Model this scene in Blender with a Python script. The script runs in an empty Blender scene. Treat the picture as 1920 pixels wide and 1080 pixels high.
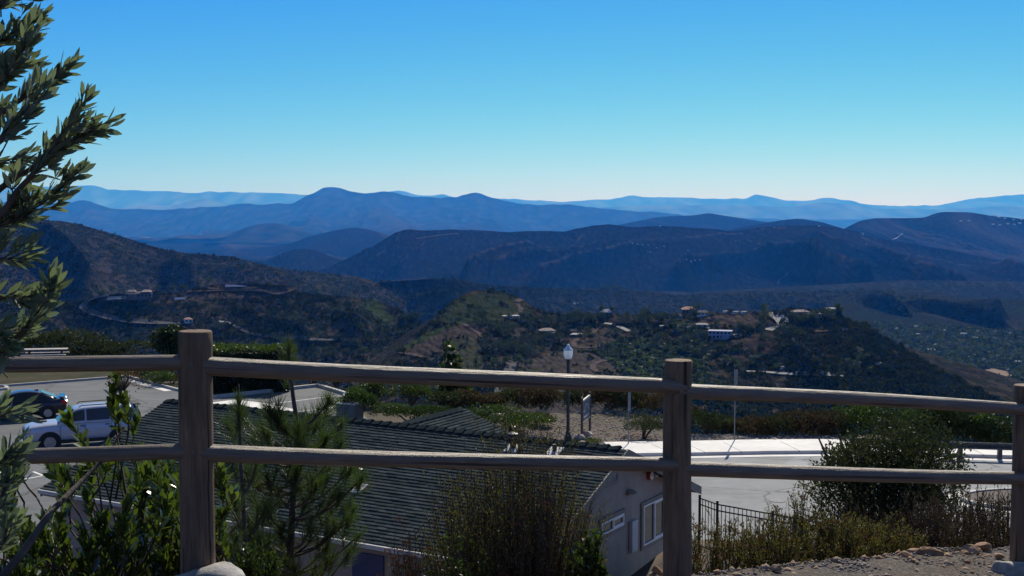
import bpy, math, random
import numpy as np
from mathutils import Vector, Matrix
S = bpy.context.scene
COL = S.collection
rad = math.radians
F = 2400.0            # focal length in photo pixels (1920 wide)
HOR = 385.0           # photo row of the horizon

# ---------------------------------------------------------------- camera
cd = bpy.data.cameras.new('camera'); cam = bpy.data.objects.new('camera', cd); COL.objects.link(cam)
cd.sensor_width = 36; cd.lens = F/1920*36; cd.clip_start = 0.05; cd.clip_end = 200000
TILT = math.atan((540-HOR)/F)
cam.location = (0, 0, 0); cam.rotation_euler = (math.pi/2 - TILT, 0, 0)
S.camera = cam

# ---------------------------------------------------------------- light
SUN_EL, SUN_AZ = rad(41), rad(15.5)     # in front of the camera, a little to the right
w = bpy.data.worlds.new("World"); S.world = w; w.use_nodes = True
nt = w.node_tree; bg = nt.nodes['Background']
sky = nt.nodes.new('ShaderNodeTexSky'); sky.sky_type = 'NISHITA'; sky.sun_disc = False
sky.sun_elevation = SUN_EL; sky.sun_rotation = SUN_AZ
sky.altitude = 600; sky.air_density = 1.0; sky.dust_density = 0.15; sky.ozone_density = 2.2
# grade of the sky's own colour: deeper blue overhead, pale at the horizon
sp_ = nt.nodes.new('ShaderNodeSeparateColor'); cb_ = nt.nodes.new('ShaderNodeCombineColor')
nt.links.new(sky.outputs[0], sp_.inputs[0])
for ch, (ref, pw, tgt) in enumerate(((12.4, 2.2, 5.3), (10.05, 1.38, 5.14), (8.0, -.3, 7.2))):
    last = sp_.outputs[ch]
    for op, val in (('MULTIPLY', 1/ref), ('POWER', pw), ('MULTIPLY', tgt), ('MINIMUM', (13.0, 13.0, 8.8)[ch])):
        q_ = nt.nodes.new('ShaderNodeMath'); q_.operation = op; q_.inputs[1].default_value = val
        nt.links.new(last, q_.inputs[0]); last = q_.outputs[0]
    nt.links.new(last, cb_.inputs[ch])
# higher up the sky keeps its plain colour, so that shade is not over blue
tc_ = nt.nodes.new('ShaderNodeTexCoord'); sz_ = nt.nodes.new('ShaderNodeSeparateXYZ'); mr_ = nt.nodes.new('ShaderNodeMapRange')
nt.links.new(tc_.outputs['Generated'], sz_.inputs[0]); nt.links.new(sz_.outputs[2], mr_.inputs[0]); mr_.inputs[1].default_value = .18; mr_.inputs[2].default_value = .40
pl_ = nt.nodes.new('ShaderNodeMix'); pl_.data_type = 'RGBA'; pl_.blend_type = 'MULTIPLY'; pl_.inputs[0].default_value = 1; pl_.inputs[7].default_value = (.72, .70, .66, 1)
nt.links.new(sky.outputs[0], pl_.inputs[6])
mg_ = nt.nodes.new('ShaderNodeMix'); mg_.data_type = 'RGBA'; nt.links.new(mr_.outputs[0], mg_.inputs[0]); nt.links.new(cb_.outputs[0], mg_.inputs[6]); nt.links.new(pl_.outputs[2], mg_.inputs[7])
nt.links.new(mg_.outputs[2], bg.inputs[0])
bg.inputs[1].default_value = 0.10
sd = bpy.data.lights.new('sun', 'SUN'); sun = bpy.data.objects.new('sun', sd); COL.objects.link(sun)
sd.energy = 4.2; sd.angle = rad(0.53); sd.color = (1.0, 0.93, 0.82)
sdir = Vector((math.sin(SUN_AZ)*math.cos(SUN_EL), math.cos(SUN_AZ)*math.cos(SUN_EL), math.sin(SUN_EL)))
sun.rotation_euler = sdir.to_track_quat('Z', 'Y').to_euler(); sun.location = sdir*300
S.view_settings.view_transform = 'Standard'; S.view_settings.look = 'None'
S.view_settings.gamma = 1; S.view_settings.exposure = 0.3
S.render.engine = 'CYCLES'
cy = S.cycles
cy.max_bounces = 6; cy.diffuse_bounces = 2; cy.glossy_bounces = 2; cy.transmission_bounces = 4
cy.transparent_max_bounces = 8; cy.volume_bounces = 1; cy.caustics_reflective = False; cy.caustics_refractive = False
cy.sample_clamp_indirect = 4

rng = np.random.default_rng(7)
random.seed(7)

# ---------------------------------------------------------------- helpers
cT, sT = math.cos(TILT), math.sin(TILT)
def ray(px, py):
    a = (px-960)/F; b = (540-py)/F
    return np.array([a, cT + b*sT, -sT + b*cT])
def P(px, py, Y):
    r = ray(px, py); return Vector(r*(Y/r[1]))
def Pz(px, py, z):
    r = ray(px, py); return Vector(r*(z/r[2]))
def proj(X, Y, Z):
    d = Y*cT - Z*sT; u = Y*sT + Z*cT
    return 960 + X/d*F, 540 - u/d*F
def zray(px, py):                     # X/Y and Z/Y of a photo pixel
    r = ray(px, py); return r[0]/r[1], r[2]/r[1]

_perm = rng.random((256, 256))
def vnoise(x, y):
    x = np.asarray(x, float); y = np.asarray(y, float)
    xi = np.floor(x).astype(int); yi = np.floor(y).astype(int)
    fx = x-xi; fy = y-yi
    fx = fx*fx*fx*(fx*(fx*6-15)+10); fy = fy*fy*fy*(fy*(fy*6-15)+10)
    a = _perm[xi % 256, yi % 256]; b = _perm[(xi+1) % 256, yi % 256]
    c = _perm[xi % 256, (yi+1) % 256]; d = _perm[(xi+1) % 256, (yi+1) % 256]
    return (a*(1-fx)+b*fx)*(1-fy) + (c*(1-fx)+d*fx)*fy
def fbm(x, y, o=5, g=0.5):
    s = 0; a = 1; t = 0
    for k in range(o):
        s = s + a*(vnoise(x*2**k+17.3*k, y*2**k-9.1*k)*2-1); t += a; a *= g
    return s/t
def ridged(x, y, o=4, g=0.5):
    s = 0; a = 1; t = 0
    for k in range(o):
        s = s + a*(1-abs(vnoise(x*2**k+31.7*k, y*2**k+5.3*k)*2-1)*2); t += a; a *= g
    return s/t

def mesh_obj(name, v, f, mat=None, parent=None, smooth=False, attr=None, mats=None, midx=None, loc=None):
    me = bpy.data.meshes.new(name)
    v = np.asarray(v, np.float32).reshape(-1, 3)
    if isinstance(f, np.ndarray) and f.ndim == 2:
        n, k = f.shape
        me.vertices.add(len(v)); me.vertices.foreach_set('co', v.ravel())
        me.loops.add(n*k); me.loops.foreach_set('vertex_index', f.astype(np.int32).ravel())
        me.polygons.add(n); me.polygons.foreach_set('loop_start', np.arange(0, n*k, k, dtype=np.int32))
        me.update(calc_edges=True)
    else:
        me.from_pydata([tuple(map(float, p)) for p in v], [], [tuple(map(int, q)) for q in f]); me.update()
    if mats:
        for m in mats: me.materials.append(m)
        me.polygons.foreach_set('material_index', np.asarray(midx, np.int32))
    elif mat: me.materials.append(mat)
    if smooth: me.polygons.foreach_set('use_smooth', np.ones(len(me.polygons), bool))
    if attr:
        for an, av in attr.items():
            av = np.asarray(av, np.float32)
            if av.ndim == 1:
                a = me.attributes.new(an, 'FLOAT', 'POINT'); a.data.foreach_set('value', av)
            else:
                a = me.attributes.new(an, 'FLOAT_COLOR', 'POINT')
                if av.shape[1] == 3: av = np.c_[av, np.ones(len(av))]
                a.data.foreach_set('color', av.astype(np.float32).ravel())
    o = bpy.data.objects.new(name, me); COL.objects.link(o)
    if parent: o.parent = parent
    if loc is not None: o.location = loc
    return o
def tag(o, label=None, cat=None, group=None, kind=None):
    if label: o['label'] = label
    if cat: o['category'] = cat
    if group: o['group'] = group
    if kind: o['kind'] = kind
    return o
def empty(name, loc, rz=0, label=None, cat=None, group=None):
    o = bpy.data.objects.new(name, None); COL.objects.link(o)
    o.location = loc; o.rotation_euler = (0, 0, rz); o.empty_display_size = 0.3
    return tag(o, label, cat, group)
def copy_tree(o, parent=None):
    c = o.copy(); COL.objects.link(c)
    if parent is not None: c.parent = parent
    for ch in [x for x in COL.objects if x.parent == o]: copy_tree(ch, c)
    return c

class MB:
    """collects simple solids into one mesh"""
    def __init__(s): s.v = []; s.f = []
    def add(s, v, f):
        b = len(s.v); s.v += [tuple(p) for p in v]; s.f += [tuple(i+b for i in q) for q in f]; return s
    def box(s, x0, x1, y0, y1, z0, z1, M=None):
        v = [(x0,y0,z0),(x1,y0,z0),(x1,y1,z0),(x0,y1,z0),(x0,y0,z1),(x1,y0,z1),(x1,y1,z1),(x0,y1,z1)]
        if M is not None: v = [M @ Vector(p) for p in v]
        return s.add(v, [(0,3,2,1),(4,5,6,7),(0,1,5,4),(1,2,6,5),(2,3,7,6),(3,0,4,7)])
    def bbox(s, x0, x1, y0, y1, z0, z1, b=0.01, M=None):   # chamfered box
        v = []; 
        for z, i in ((z0, b), (z0+b, 0), (z1-b, 0), (z1, b)):
            X0, X1, Y0, Y1 = x0+i, x1-i, y0+i, y1-i; c = b
            v += [(X0+c,Y0,z),(X1-c,Y0,z),(X1,Y0+c,z),(X1,Y1-c,z),(X1-c,Y1,z),(X0+c,Y1,z),(X0,Y1-c,z),(X0,Y0+c,z)]
        if M is not None: v = [M @ Vector(p) for p in v]
        f = [tuple(range(7,-1,-1)), tuple(range(24,32))]
        for r in range(3):
            for k in range(8): f.append((r*8+k, r*8+(k+1)%8, r*8+8+(k+1)%8, r*8+8+k))
        return s.add(v, f)
    def prism(s, poly, z0, z1, M=None):      # poly in xy, ccw
        n = len(poly); v = [(x,y,z0) for x,y in poly]+[(x,y,z1) for x,y in poly]
        if M is not None: v = [M @ Vector(p) for p in v]
        return s.add(v, [tuple(range(n-1,-1,-1)), tuple(range(n,2*n))]+[(i,(i+1)%n,n+(i+1)%n,n+i) for i in range(n)])
    def tube(s, pts, r, n=8, cap=True):
        pts = [Vector(p) for p in pts]; m = len(pts)
        rs = r if hasattr(r, '__len__') else [r]*m
        v = []; ref = None
        for i in range(m):
            t = (pts[min(i+1,m-1)]-pts[max(i-1,0)]).normalized()
            if ref is None: ref = Vector((0,0,1)) if abs(t.z) < .9 else Vector((1,0,0))
            a = t.cross(ref).normalized(); b = t.cross(a).normalized(); ref = a.cross(t)
            for k in range(n):
                q = 2*math.pi*k/n; v.append(pts[i]+a*math.cos(q)*rs[i]+b*math.sin(q)*rs[i])
        f = [(i*n+k, i*n+(k+1)%n, (i+1)*n+(k+1)%n, (i+1)*n+k) for i in range(m-1) for k in range(n)]
        if cap: f += [tuple(range(n-1,-1,-1)), tuple(range((m-1)*n, m*n))]
        return s.add(v, f)
    def lathe(s, prof, c=(0,0,0), n=16):     # prof: (r,z)
        v = []; m = len(prof)
        for r, z in prof:
            for k in range(n):
                q = 2*math.pi*k/n; v.append((c[0]+r*math.cos(q), c[1]+r*math.sin(q), c[2]+z))
        f = [(i*n+k, i*n+(k+1)%n, (i+1)*n+(k+1)%n, (i+1)*n+k) for i in range(m-1) for k in range(n)]
        f += [tuple(range(n-1,-1,-1)), tuple(range((m-1)*n, m*n))]
        return s.add(v, f)
    def build(s, name, mat=None, parent=None, smooth=False, loc=None, bevel=0):
        o = mesh_obj(name, s.v, s.f, mat, parent, smooth, loc=loc)
        if bevel:
            b = o.modifiers.new('bevel', 'BEVEL'); b.width = bevel; b.segments = 2; b.limit_method = 'ANGLE'
        return o

# ---------------------------------------------------------------- materials
def newmat(name):
    m = bpy.data.materials.new(name); m.use_nodes = True
    n = m.node_tree; return m, n, n.nodes['Principled BSDF']
def N(n, t, **k):
    x = n.nodes.new(t)
    for a, b in k.items():
        if a.startswith('i_'):
            key = a[2:]; key = int(key) if key.isdigit() else key.replace('_', ' ')
            x.inputs[key].default_value = b
        else: setattr(x, a, b)
    return x
def ramp(n, fac, stops):
    r = n.nodes.new('ShaderNodeValToRGB'); e = r.color_ramp.elements
    while len(e) < len(stops): e.new(0.5)
    for i, (p, c) in enumerate(stops):
        e[i].position = p; e[i].color = (*c, 1) if len(c) == 3 else c
    n.links.new(fac, r.inputs[0]); return r
def tex(n, scale, detail=4, rough=.55, coord='Object', dist=0, stretch=None, kind='noise'):
    tc = n.nodes.new('ShaderNodeTexCoord'); src = tc.outputs[coord]
    if stretch:
        mp = n.nodes.new('ShaderNodeMapping'); mp.inputs['Scale'].default_value = stretch
        n.links.new(src, mp.inputs[0]); src = mp.outputs[0]
    if kind == 'noise':
        t = N(n, 'ShaderNodeTexNoise', i_Scale=scale, i_Detail=detail, i_Roughness=rough, i_Distortion=dist)
    else:
        t = N(n, 'ShaderNodeTexVoronoi', i_Scale=scale)
    n.links.new(src, t.inputs['Vector']); return t
def mixc(n, fac, a, b, mode='MIX'):
    m = n.nodes.new('ShaderNodeMix'); m.data_type = 'RGBA'; m.blend_type = mode
    for s, i in ((fac, 0), (a, 6), (b, 7)):
        if isinstance(s, (int, float)): m.inputs[i].default_value = s
        elif isinstance(s, tuple): m.inputs[i].default_value = (*s, 1) if len(s) == 3 else s
        else: n.links.new(s, m.inputs[i])
    return m.outputs[2]
def mat(name, c1, c2=None, scale=5, rough=.8, bump=0, bscale=None, metal=0, detail=4, stretch=None, spec=.5, coat=0, lo=.35, hi=.65, bdist=.02, c3=None, s3=1.0, f3=.6):
    """two-tone noise material with bump; c3 adds larger blotches"""
    m, n, b = newmat(name)
    b.inputs['Roughness'].default_value = rough; b.inputs['Metallic'].default_value = metal
    b.inputs['Specular IOR Level'].default_value = spec; b.inputs['Coat Weight'].default_value = coat
    if c2 is None: b.inputs['Base Color'].default_value = (*c1, 1)
    else:
        t = tex(n, scale, detail, stretch=stretch)
        out = ramp(n, t.outputs[0], [(lo, c1), (hi, c2)]).outputs[0]
        if c3:
            t3 = tex(n, s3, 3); r3 = ramp(n, t3.outputs[0], [(.45, (0,0,0)), (.6, (f3,)*3)])
            out = mixc(n, r3.outputs[0], out, c3)
        n.links.new(out, b.inputs['Base Color'])
    if bump:
        tb = tex(n, bscale or scale*3, 6, .65, stretch=stretch)
        bp = N(n, 'ShaderNodeBump', i_Strength=bump, i_Distance=bdist)
        n.links.new(tb.outputs[0], bp.inputs['Height']); n.links.new(bp.outputs[0], b.inputs['Normal'])
    return m
def leafmat(name, c1, c2, trans=.35, rough=.35, tcol=None, spec=.5, scale=3.0):
    """foliage: diffuse + translucent, per-leaf tone from the 'tone' attribute"""
    m, n, b = newmat(name)
    at = N(n, 'ShaderNodeAttribute', attribute_name='tone')
    r = ramp(n, at.outputs['Fac'], [(0, c1), (1, c2)])
    n.links.new(r.outputs[0], b.inputs['Base Color'])
    b.inputs['Roughness'].default_value = rough; b.inputs['Specular IOR Level'].default_value = spec
    tr = n.nodes.new('ShaderNodeBsdfTranslucent')
    tc = mixc(n, 1.0, r.outputs[0], tcol or (1.2, 1.35, .6), 'MULTIPLY')
    n.links.new(tc, tr.inputs[0])
    mx = N(n, 'ShaderNodeMixShader', i_0=trans)
    n.links.new(b.outputs[0], mx.inputs[1]); n.links.new(tr.outputs[0], mx.inputs[2])
    n.links.new(mx.outputs[0], n.nodes['Material Output'].inputs[0])
    return m
# ================================================================ TERRAIN
def brushland(name, cols, s1, s2, dry=(.10,.075,.05), bump=.6, bdist=3.0, rocks=0, attr=False, crest=None):
    """chaparral seen from afar: clumps (s1 = 1/m), larger tone patches (s2)"""
    m, n, b = newmat(name)
    b.inputs['Roughness'].default_value = 1; b.inputs['Specular IOR Level'].default_value = 0
    ST = (1, .35, .8)
    t1 = tex(n, s1, 6, .7, stretch=ST); t2 = tex(n, s2, 5, .6, dist=.6, stretch=ST)
    v = tex(n, s1*1.6, kind='voronoi', stretch=ST)
    c = ramp(n, t1.outputs[0], [(.32, cols[0]), (.5, cols[1]), (.68, cols[2])]).outputs[0]
    pt = ramp(n, t2.outputs[0], [(.42, (0,0,0)), (.62, (.85,.85,.85))]).outputs[0]
    c = mixc(n, pt, c, dry)
    vr = ramp(n, v.outputs['Distance'], [(.15, (1.25,)*3), (.7, (.6,)*3)]).outputs[0]
    c = mixc(n, 1.0, c, vr, 'MULTIPLY')
    sa = N(n, 'ShaderNodeAttribute', attribute_name='spur')
    sm = ramp(n, sa.outputs['Fac'], [(.70, (0,0,0)), (.98, (.7,.7,.7))])
    c = mixc(n, sm.outputs[0], c, crest or tuple(min(1, q*1.6+.003) for q in dry))  # crests paler as dry brush, with sunlit highlights painted into the colour too
    if attr:
        a = N(n, 'ShaderNodeAttribute', attribute_name='zone')
        t3 = tex(n, s1*3, 4, .7); g = ramp(n, t3.outputs[0], [(.3, (.7,)*3), (.7, (1.25,)*3)]).outputs[0]
        zc = mixc(n, 1.0, a.outputs['Color'], g, 'MULTIPLY')
        c = mixc(n, a.outputs['Alpha'], c, zc)
    n.links.new(c, b.inputs['Base Color'])
    h = n.nodes.new('ShaderNodeMath'); h.operation = 'SUBTRACT'
    n.links.new(t1.outputs[0], h.inputs[0]); n.links.new(v.outputs['Distance'], h.inputs[1])
    bp = N(n, 'ShaderNodeBump', i_Strength=bump, i_Distance=bdist)
    n.links.new(h.outputs[0], bp.inputs['Height']); n.links.new(bp.outputs[0], b.inputs['Normal'])
    return m

class Hill:
    """A ridge: crest line taken from where it stands in the photo, its distance and base given in metres.
    Columns run out from the viewpoint's azimuth, rows go from behind the crest down the near flank."""
    def __init__(s, name, crest, Yc, Yb, zb, mat, step=4, rows=110, amp=0., gul=200., skew=0.3, pw=1.2, fine=0., back=.35, zback=None, seed=0, zones=None, crest_n=0, gx=1.0, spurs=()):
        cx = np.array([c[0] for c in crest], float); cyy = np.array([c[1] for c in crest], float)
        px = np.arange(cx[0], cx[-1]+step, step)
        # smooth-ish interpolation of the crest (Catmull like)
        cy_ = np.interp(px, cx, cyy)
        k = 5; pad = np.pad(cy_, k//2, mode='edge'); cy_ = np.convolve(pad, np.ones(k)/k, 'valid')
        Yc_ = np.interp(px, [c[0] for c in Yc], [c[1] for c in Yc]) if hasattr(Yc, '__len__') else np.full(len(px), float(Yc))
        Yb_ = np.interp(px, [c[0] for c in Yb], [c[1] for c in Yb]) if hasattr(Yb, '__len__') else np.full(len(px), float(Yb))
        zb_ = np.interp(px, [c[0] for c in zb], [c[1] for c in zb]) if hasattr(zb, '__len__') else np.full(len(px), float(zb))
        ax = (px-960)/F
        b_ = (540-cy_)/F; zr = (-sT+b_*cT)/(cT+b_*sT); ax_c = ax/(cT+b_*sT)
        ax = ax_c                                      # X/Y at the crest
        zc = zr*Yc_
        nb = rows//5
        t = np.concatenate([-np.linspace(1, 0, nb, endpoint=False)**1.5, np.linspace(0, 1, rows)**1.15])
        T, A = np.meshgrid(t, np.arange(len(px)))
        YC, YB, ZC, ZB, AX = (q[:, None]+0*T for q in (Yc_, Yb_, zc, zb_, ax))
        Yv = np.where(T >= 0, YC+(YB-YC)*T, YC*(1+back*(-T)))
        prof = np.where(T >= 0, 1-(1-np.clip(T, 0, 1))**pw if pw < 1 else np.clip(T, 0, 1)**(1/pw), 0)
        zbk = ZB if zback is None else zback
        Z = np.where(T >= 0, ZC+(ZB-ZC)*np.clip(T, 0, 1)**pw, ZC+(zbk-ZC)*(-T)**1.3)
        X = AX*Yv
        ru = X/gul*gx+skew*Yv/gul+seed*7.7; rv = Yv/gul*.16+seed*3.1
        wx = fbm(ru*.7, rv*.7+9, 3)*.7
        sp = ridged(ru+wx, rv+wx*.4, 3, .42) if len(spurs) else ridged(ru+wx, rv+wx*.4, 5, .55)
        env = np.sin(np.clip(np.abs(T), 0, 1)**.8*math.pi)**1.0
        Z = Z + amp*env*(sp-.8)
        if len(spurs):                     # the spurs one can tell apart in the photo, as rounded ribs on the flank
            d0 = Yv*cT-Z*sT; y0 = 540-(Yv*sT+Z*cT)/d0*F; PX = px[:, None]+0*T+fbm(X/gul*3, Yv/gul, 3)*14; y0 = y0+fbm(X/gul*3+40, Yv/gul, 3)*6
            sp = sp*.45
            for line, hgt, wid in spurs:
                best = np.full(Z.shape, 1e9)
                for (xa, ya), (xb, yb) in zip(line[:-1], line[1:]):
                    ux, uy = xb-xa, (yb-ya)*2.2; L2 = ux*ux+uy*uy
                    tt = np.clip(((PX-xa)*ux+(y0-ya)*2.2*uy)/L2, 0, 1)
                    best = np.minimum(best, np.hypot(PX-xa-ux*tt, (y0-ya)*2.2-uy*tt))
                g_ = np.exp(-best/wid)*.6+.4*np.exp(-(best/wid)**2)
                Z = Z+np.where(T > 0, 1.6*hgt*g_*np.clip(T*3.5, 0, 1)**1.5*np.clip((1-T)*5, 0, 1), 0); sp = np.where(T > 0, np.maximum(sp, -.3+1.2*np.exp(-(best/(wid*.42))**1.5)*np.clip(.75+fbm(PX/9, y0/5, 3)*.8, 0, 1)), sp) + fine*fbm(X/12., Yv/12., 4)*np.clip(np.abs(T)*8, .25, 1)
        if crest_n: Z = Z + crest_n*fbm(X/gul*5, Yv*0+seed, 4)
        s.px, s.Y, s.Z, s.X = px, Yv, Z, X; s.ax = ax
        d = Yv*cT - Z*sT
        s.sy = 540-(Yv*sT+Z*cT)/d*F
        nr = len(t); nc = len(px)
        idx = np.arange(nr*nc).reshape(nc, nr)
        f = np.stack([idx[:-1, :-1].ravel(), idx[:-1, 1:].ravel(), idx[1:, 1:].ravel(), idx[1:, :-1].ravel()], 1)
        v = np.stack([X, Yv, Z], -1).reshape(-1, 3)
        attr = {'spur': np.clip(sp*.5+.5, 0, 1).ravel()}
        if zones is not None:
            zn = np.zeros((nr*nc, 4), np.float32)
            q = np.stack([np.repeat(px, nr), s.sy.ravel()], 1)
            for poly, colr, alpha, soft in zones:
                m_ = inpoly(q[:, 0]+fbm(v[:, 0]/25, v[:, 1]/25, 3)*soft*2, q[:, 1]+fbm(v[:, 0]/25+50, v[:, 1]/25, 3)*soft, poly)
                zn[m_, :3] = colr; zn[m_, 3] = alpha
            attr['zone'] = zn
        s.o = mesh_obj(name, v, f, mat, smooth=True, attr=attr); s.o['kind'] = 'structure'
        s.i0 = nb
    def cols(s, px):
        i = np.clip((px-s.px[0])/(s.px[1]-s.px[0]), 0, len(s.px)-1.001); k = int(i); fr = i-k
        return k, fr
    def at(s, px, py):
        """point of the visible flank under a photo pixel"""
        k, fr = s.cols(px)
        y = s.sy[k]*(1-fr)+s.sy[k+1]*fr; Y = s.Y[k]*(1-fr)+s.Y[k+1]*fr; Z = s.Z[k]*(1-fr)+s.Z[k+1]*fr; X = s.X[k]*(1-fr)+s.X[k+1]*fr
        y = y[s.i0:]; Y = Y[s.i0:]; Z = Z[s.i0:]; X = X[s.i0:]
        # nearest row (largest index) whose screen row first reaches py coming from below
        j = len(y)-1
        w_ = np.where((y[:-1]-py)*(y[1:]-py) <= 0)[0]
        if len(w_) == 0:
            j = 0 if py < y[0] else len(y)-1
            return Vector((X[j], Y[j], Z[j]))
        j = w_[-1]; a = (py-y[j])/(y[j+1]-y[j]+1e-9)
        return Vector((X[j]+(X[j+1]-X[j])*a, Y[j]+(Y[j+1]-Y[j])*a, Z[j]+(Z[j+1]-Z[j])*a))
    def z(s, x, y):
        a = x/y; k = np.interp(a, s.ax, np.arange(len(s.ax))); k0 = min(int(k), len(s.px)-2); fr = k-k0
        za = np.interp(-y, -s.Y[k0], s.Z[k0]); zb2 = np.interp(-y, -s.Y[k0+1], s.Z[k0+1])
        return za*(1-fr)+zb2*fr
def inpoly(x, y, poly):
    x = np.asarray(x, float); y = np.asarray(y, float); r = np.zeros(x.shape, bool); n = len(poly)
    for i in range(n):
        x1, y1 = poly[i]; x2, y2 = poly[(i+1) % n]
        c = ((y1 > y) != (y2 > y)) & (x < (x2-x1)*(y-y1)/((y2-y1) or 1e-9)+x1)
        r ^= c
    return r

def gx(x, a):   # helper for the far profiles
    return a
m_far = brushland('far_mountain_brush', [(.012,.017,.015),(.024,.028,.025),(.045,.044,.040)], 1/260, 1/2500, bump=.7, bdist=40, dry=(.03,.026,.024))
m_pale = brushland('haze_tinted_far_rock', [(.07,.10,.09),(.09,.125,.11),(.11,.15,.13)], 1/900, 1/5000, bump=.3, bdist=40, dry=(.09,.10,.095))  # colour raised to stand in for thicker haze over the farthest mountains
m_mid = brushland('ridge_brush', [(.004,.006,.005),(.009,.011,.009),(.020,.019,.016)], 1/26, 1/420, dry=(.018,.014,.014), crest=(.070,.056,.050), bump=.8, bdist=8)
m_green = brushland('green_ridge_brush', [(.006,.010,.006),(.014,.019,.011),(.026,.030,.019)], 1/14, 1/300, dry=(.022,.022,.016), crest=(.034,.034,.026), bump=.7, bdist=5)
m_near = brushland('hill_brush', [(.010,.015,.009),(.021,.028,.015),(.038,.042,.025)], 1/6.5, 1/130, dry=(.026,.021,.017), crest=(.060,.048,.036), bump=1.0, bdist=3, attr=True)

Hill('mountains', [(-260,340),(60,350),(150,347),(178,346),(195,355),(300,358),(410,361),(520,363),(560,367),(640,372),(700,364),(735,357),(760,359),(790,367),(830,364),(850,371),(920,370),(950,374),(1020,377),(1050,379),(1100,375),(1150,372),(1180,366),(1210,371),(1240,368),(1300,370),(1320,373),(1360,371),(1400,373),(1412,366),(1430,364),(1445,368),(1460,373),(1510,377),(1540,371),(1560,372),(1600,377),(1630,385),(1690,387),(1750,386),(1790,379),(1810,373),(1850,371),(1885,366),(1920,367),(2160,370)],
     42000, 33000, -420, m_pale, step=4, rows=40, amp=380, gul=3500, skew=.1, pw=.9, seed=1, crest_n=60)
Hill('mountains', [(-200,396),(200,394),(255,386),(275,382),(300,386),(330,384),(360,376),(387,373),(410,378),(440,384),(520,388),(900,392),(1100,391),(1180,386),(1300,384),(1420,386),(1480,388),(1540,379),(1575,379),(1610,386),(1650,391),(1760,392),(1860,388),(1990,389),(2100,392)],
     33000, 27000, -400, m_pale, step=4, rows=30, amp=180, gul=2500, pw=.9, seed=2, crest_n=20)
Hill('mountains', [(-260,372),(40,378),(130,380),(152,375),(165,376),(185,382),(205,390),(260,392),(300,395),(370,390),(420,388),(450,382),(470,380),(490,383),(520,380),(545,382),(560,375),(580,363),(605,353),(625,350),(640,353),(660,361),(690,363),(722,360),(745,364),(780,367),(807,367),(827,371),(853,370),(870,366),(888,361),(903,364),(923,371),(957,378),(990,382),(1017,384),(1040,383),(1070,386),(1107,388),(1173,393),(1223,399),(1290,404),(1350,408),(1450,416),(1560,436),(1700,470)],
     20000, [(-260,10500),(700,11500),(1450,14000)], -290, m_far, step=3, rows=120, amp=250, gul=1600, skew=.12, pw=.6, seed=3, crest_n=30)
Hill('hills', [(1100,436),(1150,424),(1225,408),(1260,405),(1300,404),(1330,399),(1350,403),(1390,409),(1460,420),(1520,436)], 10500, 9000, -300, m_mid, rows=40, amp=30, gul=600, seed=4)
Hill('hills', [(1320,446),(1380,428),(1430,419),(1470,412),(1500,410),(1540,416),(1580,428),(1640,450)], 7500, 6500, -300, m_mid, rows=40, amp=20, gul=500, seed=5)
Hill('hills', [(380,458),(425,442),(455,429),(480,421),(505,418),(530,420),(560,430),(600,446),(640,460)], 11500, 10200, -300, m_far, rows=40, amp=30, gul=600, seed=6)
Hill('hills', [(180,505),(300,478),(400,470),(460,468),(510,463),(545,457),(580,443),(610,436),(640,430),(665,426),(690,430),(720,438),(745,447),(780,460)], 8600, 7200, -310, m_mid, rows=60, amp=45, gul=500, seed=7)
Hill('hills', [(490,494),(510,485),(530,474),(555,467),(575,466),(600,472),(625,483),(650,492)], 5800, 5000, -310, m_mid, rows=50, amp=25, gul=300, seed=8)
hill_c = Hill('hills', [(1500,450),(1560,440),(1590,425),(1612,414),(1640,409),(1700,409),(1735,408),(1752,400),(1770,397),(1820,398),(1860,405),(1890,407),(1920,411),(2000,415),(2160,430)],
     7200, 5200, -310, m_mid, rows=110, amp=170, gul=560, skew=.12, pw=.8, seed=9)
hill_b = Hill('hills', [(540,530),(600,508),(640,490),(700,462),(740,437),(765,431),(800,434),(850,430),(900,432),(950,434),(1000,434),(1060,433),(1080,427),(1110,425),(1140,421),(1160,421),(1190,426),(1240,423),(1280,425),(1320,428),(1370,433),(1390,430),(1430,427),(1480,422),(1500,423),(1540,422),(1590,430),(1640,445),(1700,455),(1760,464),(1800,472),(1850,482),(1920,496),(2160,540)],
     [(540,4600),(900,5000),(2160,5200)], 3100, -330, m_mid, step=3, rows=200, amp=150, gul=560, skew=-.26, pw=.85, seed=10, crest_n=5, spurs=[([(745,440),(735,462),(690,488)], 40, 16), ([(800,455),(770,480),(745,505)], 30, 14), ([(1090,440),(1060,475),(960,510),(880,534)], 55, 20), ([(1120,470),(1020,505),(935,534)], 45, 18), ([(1190,475),(1080,510),(1010,540)], 50, 20),
         ([(1480,428),(1350,440),(1250,460),(1160,470)], 60, 26), ([(1270,548),(1285,522),(1340,505),(1410,500),(1520,522),(1620,548)], 60, 24), ([(1590,436),(1700,478),(1840,520),(1960,560)], 60, 26), ([(1500,450),(1600,492),(1740,545),(1800,565)], 55, 24), ([(1400,455),(1450,485),(1540,520)], 40, 20)])
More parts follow.
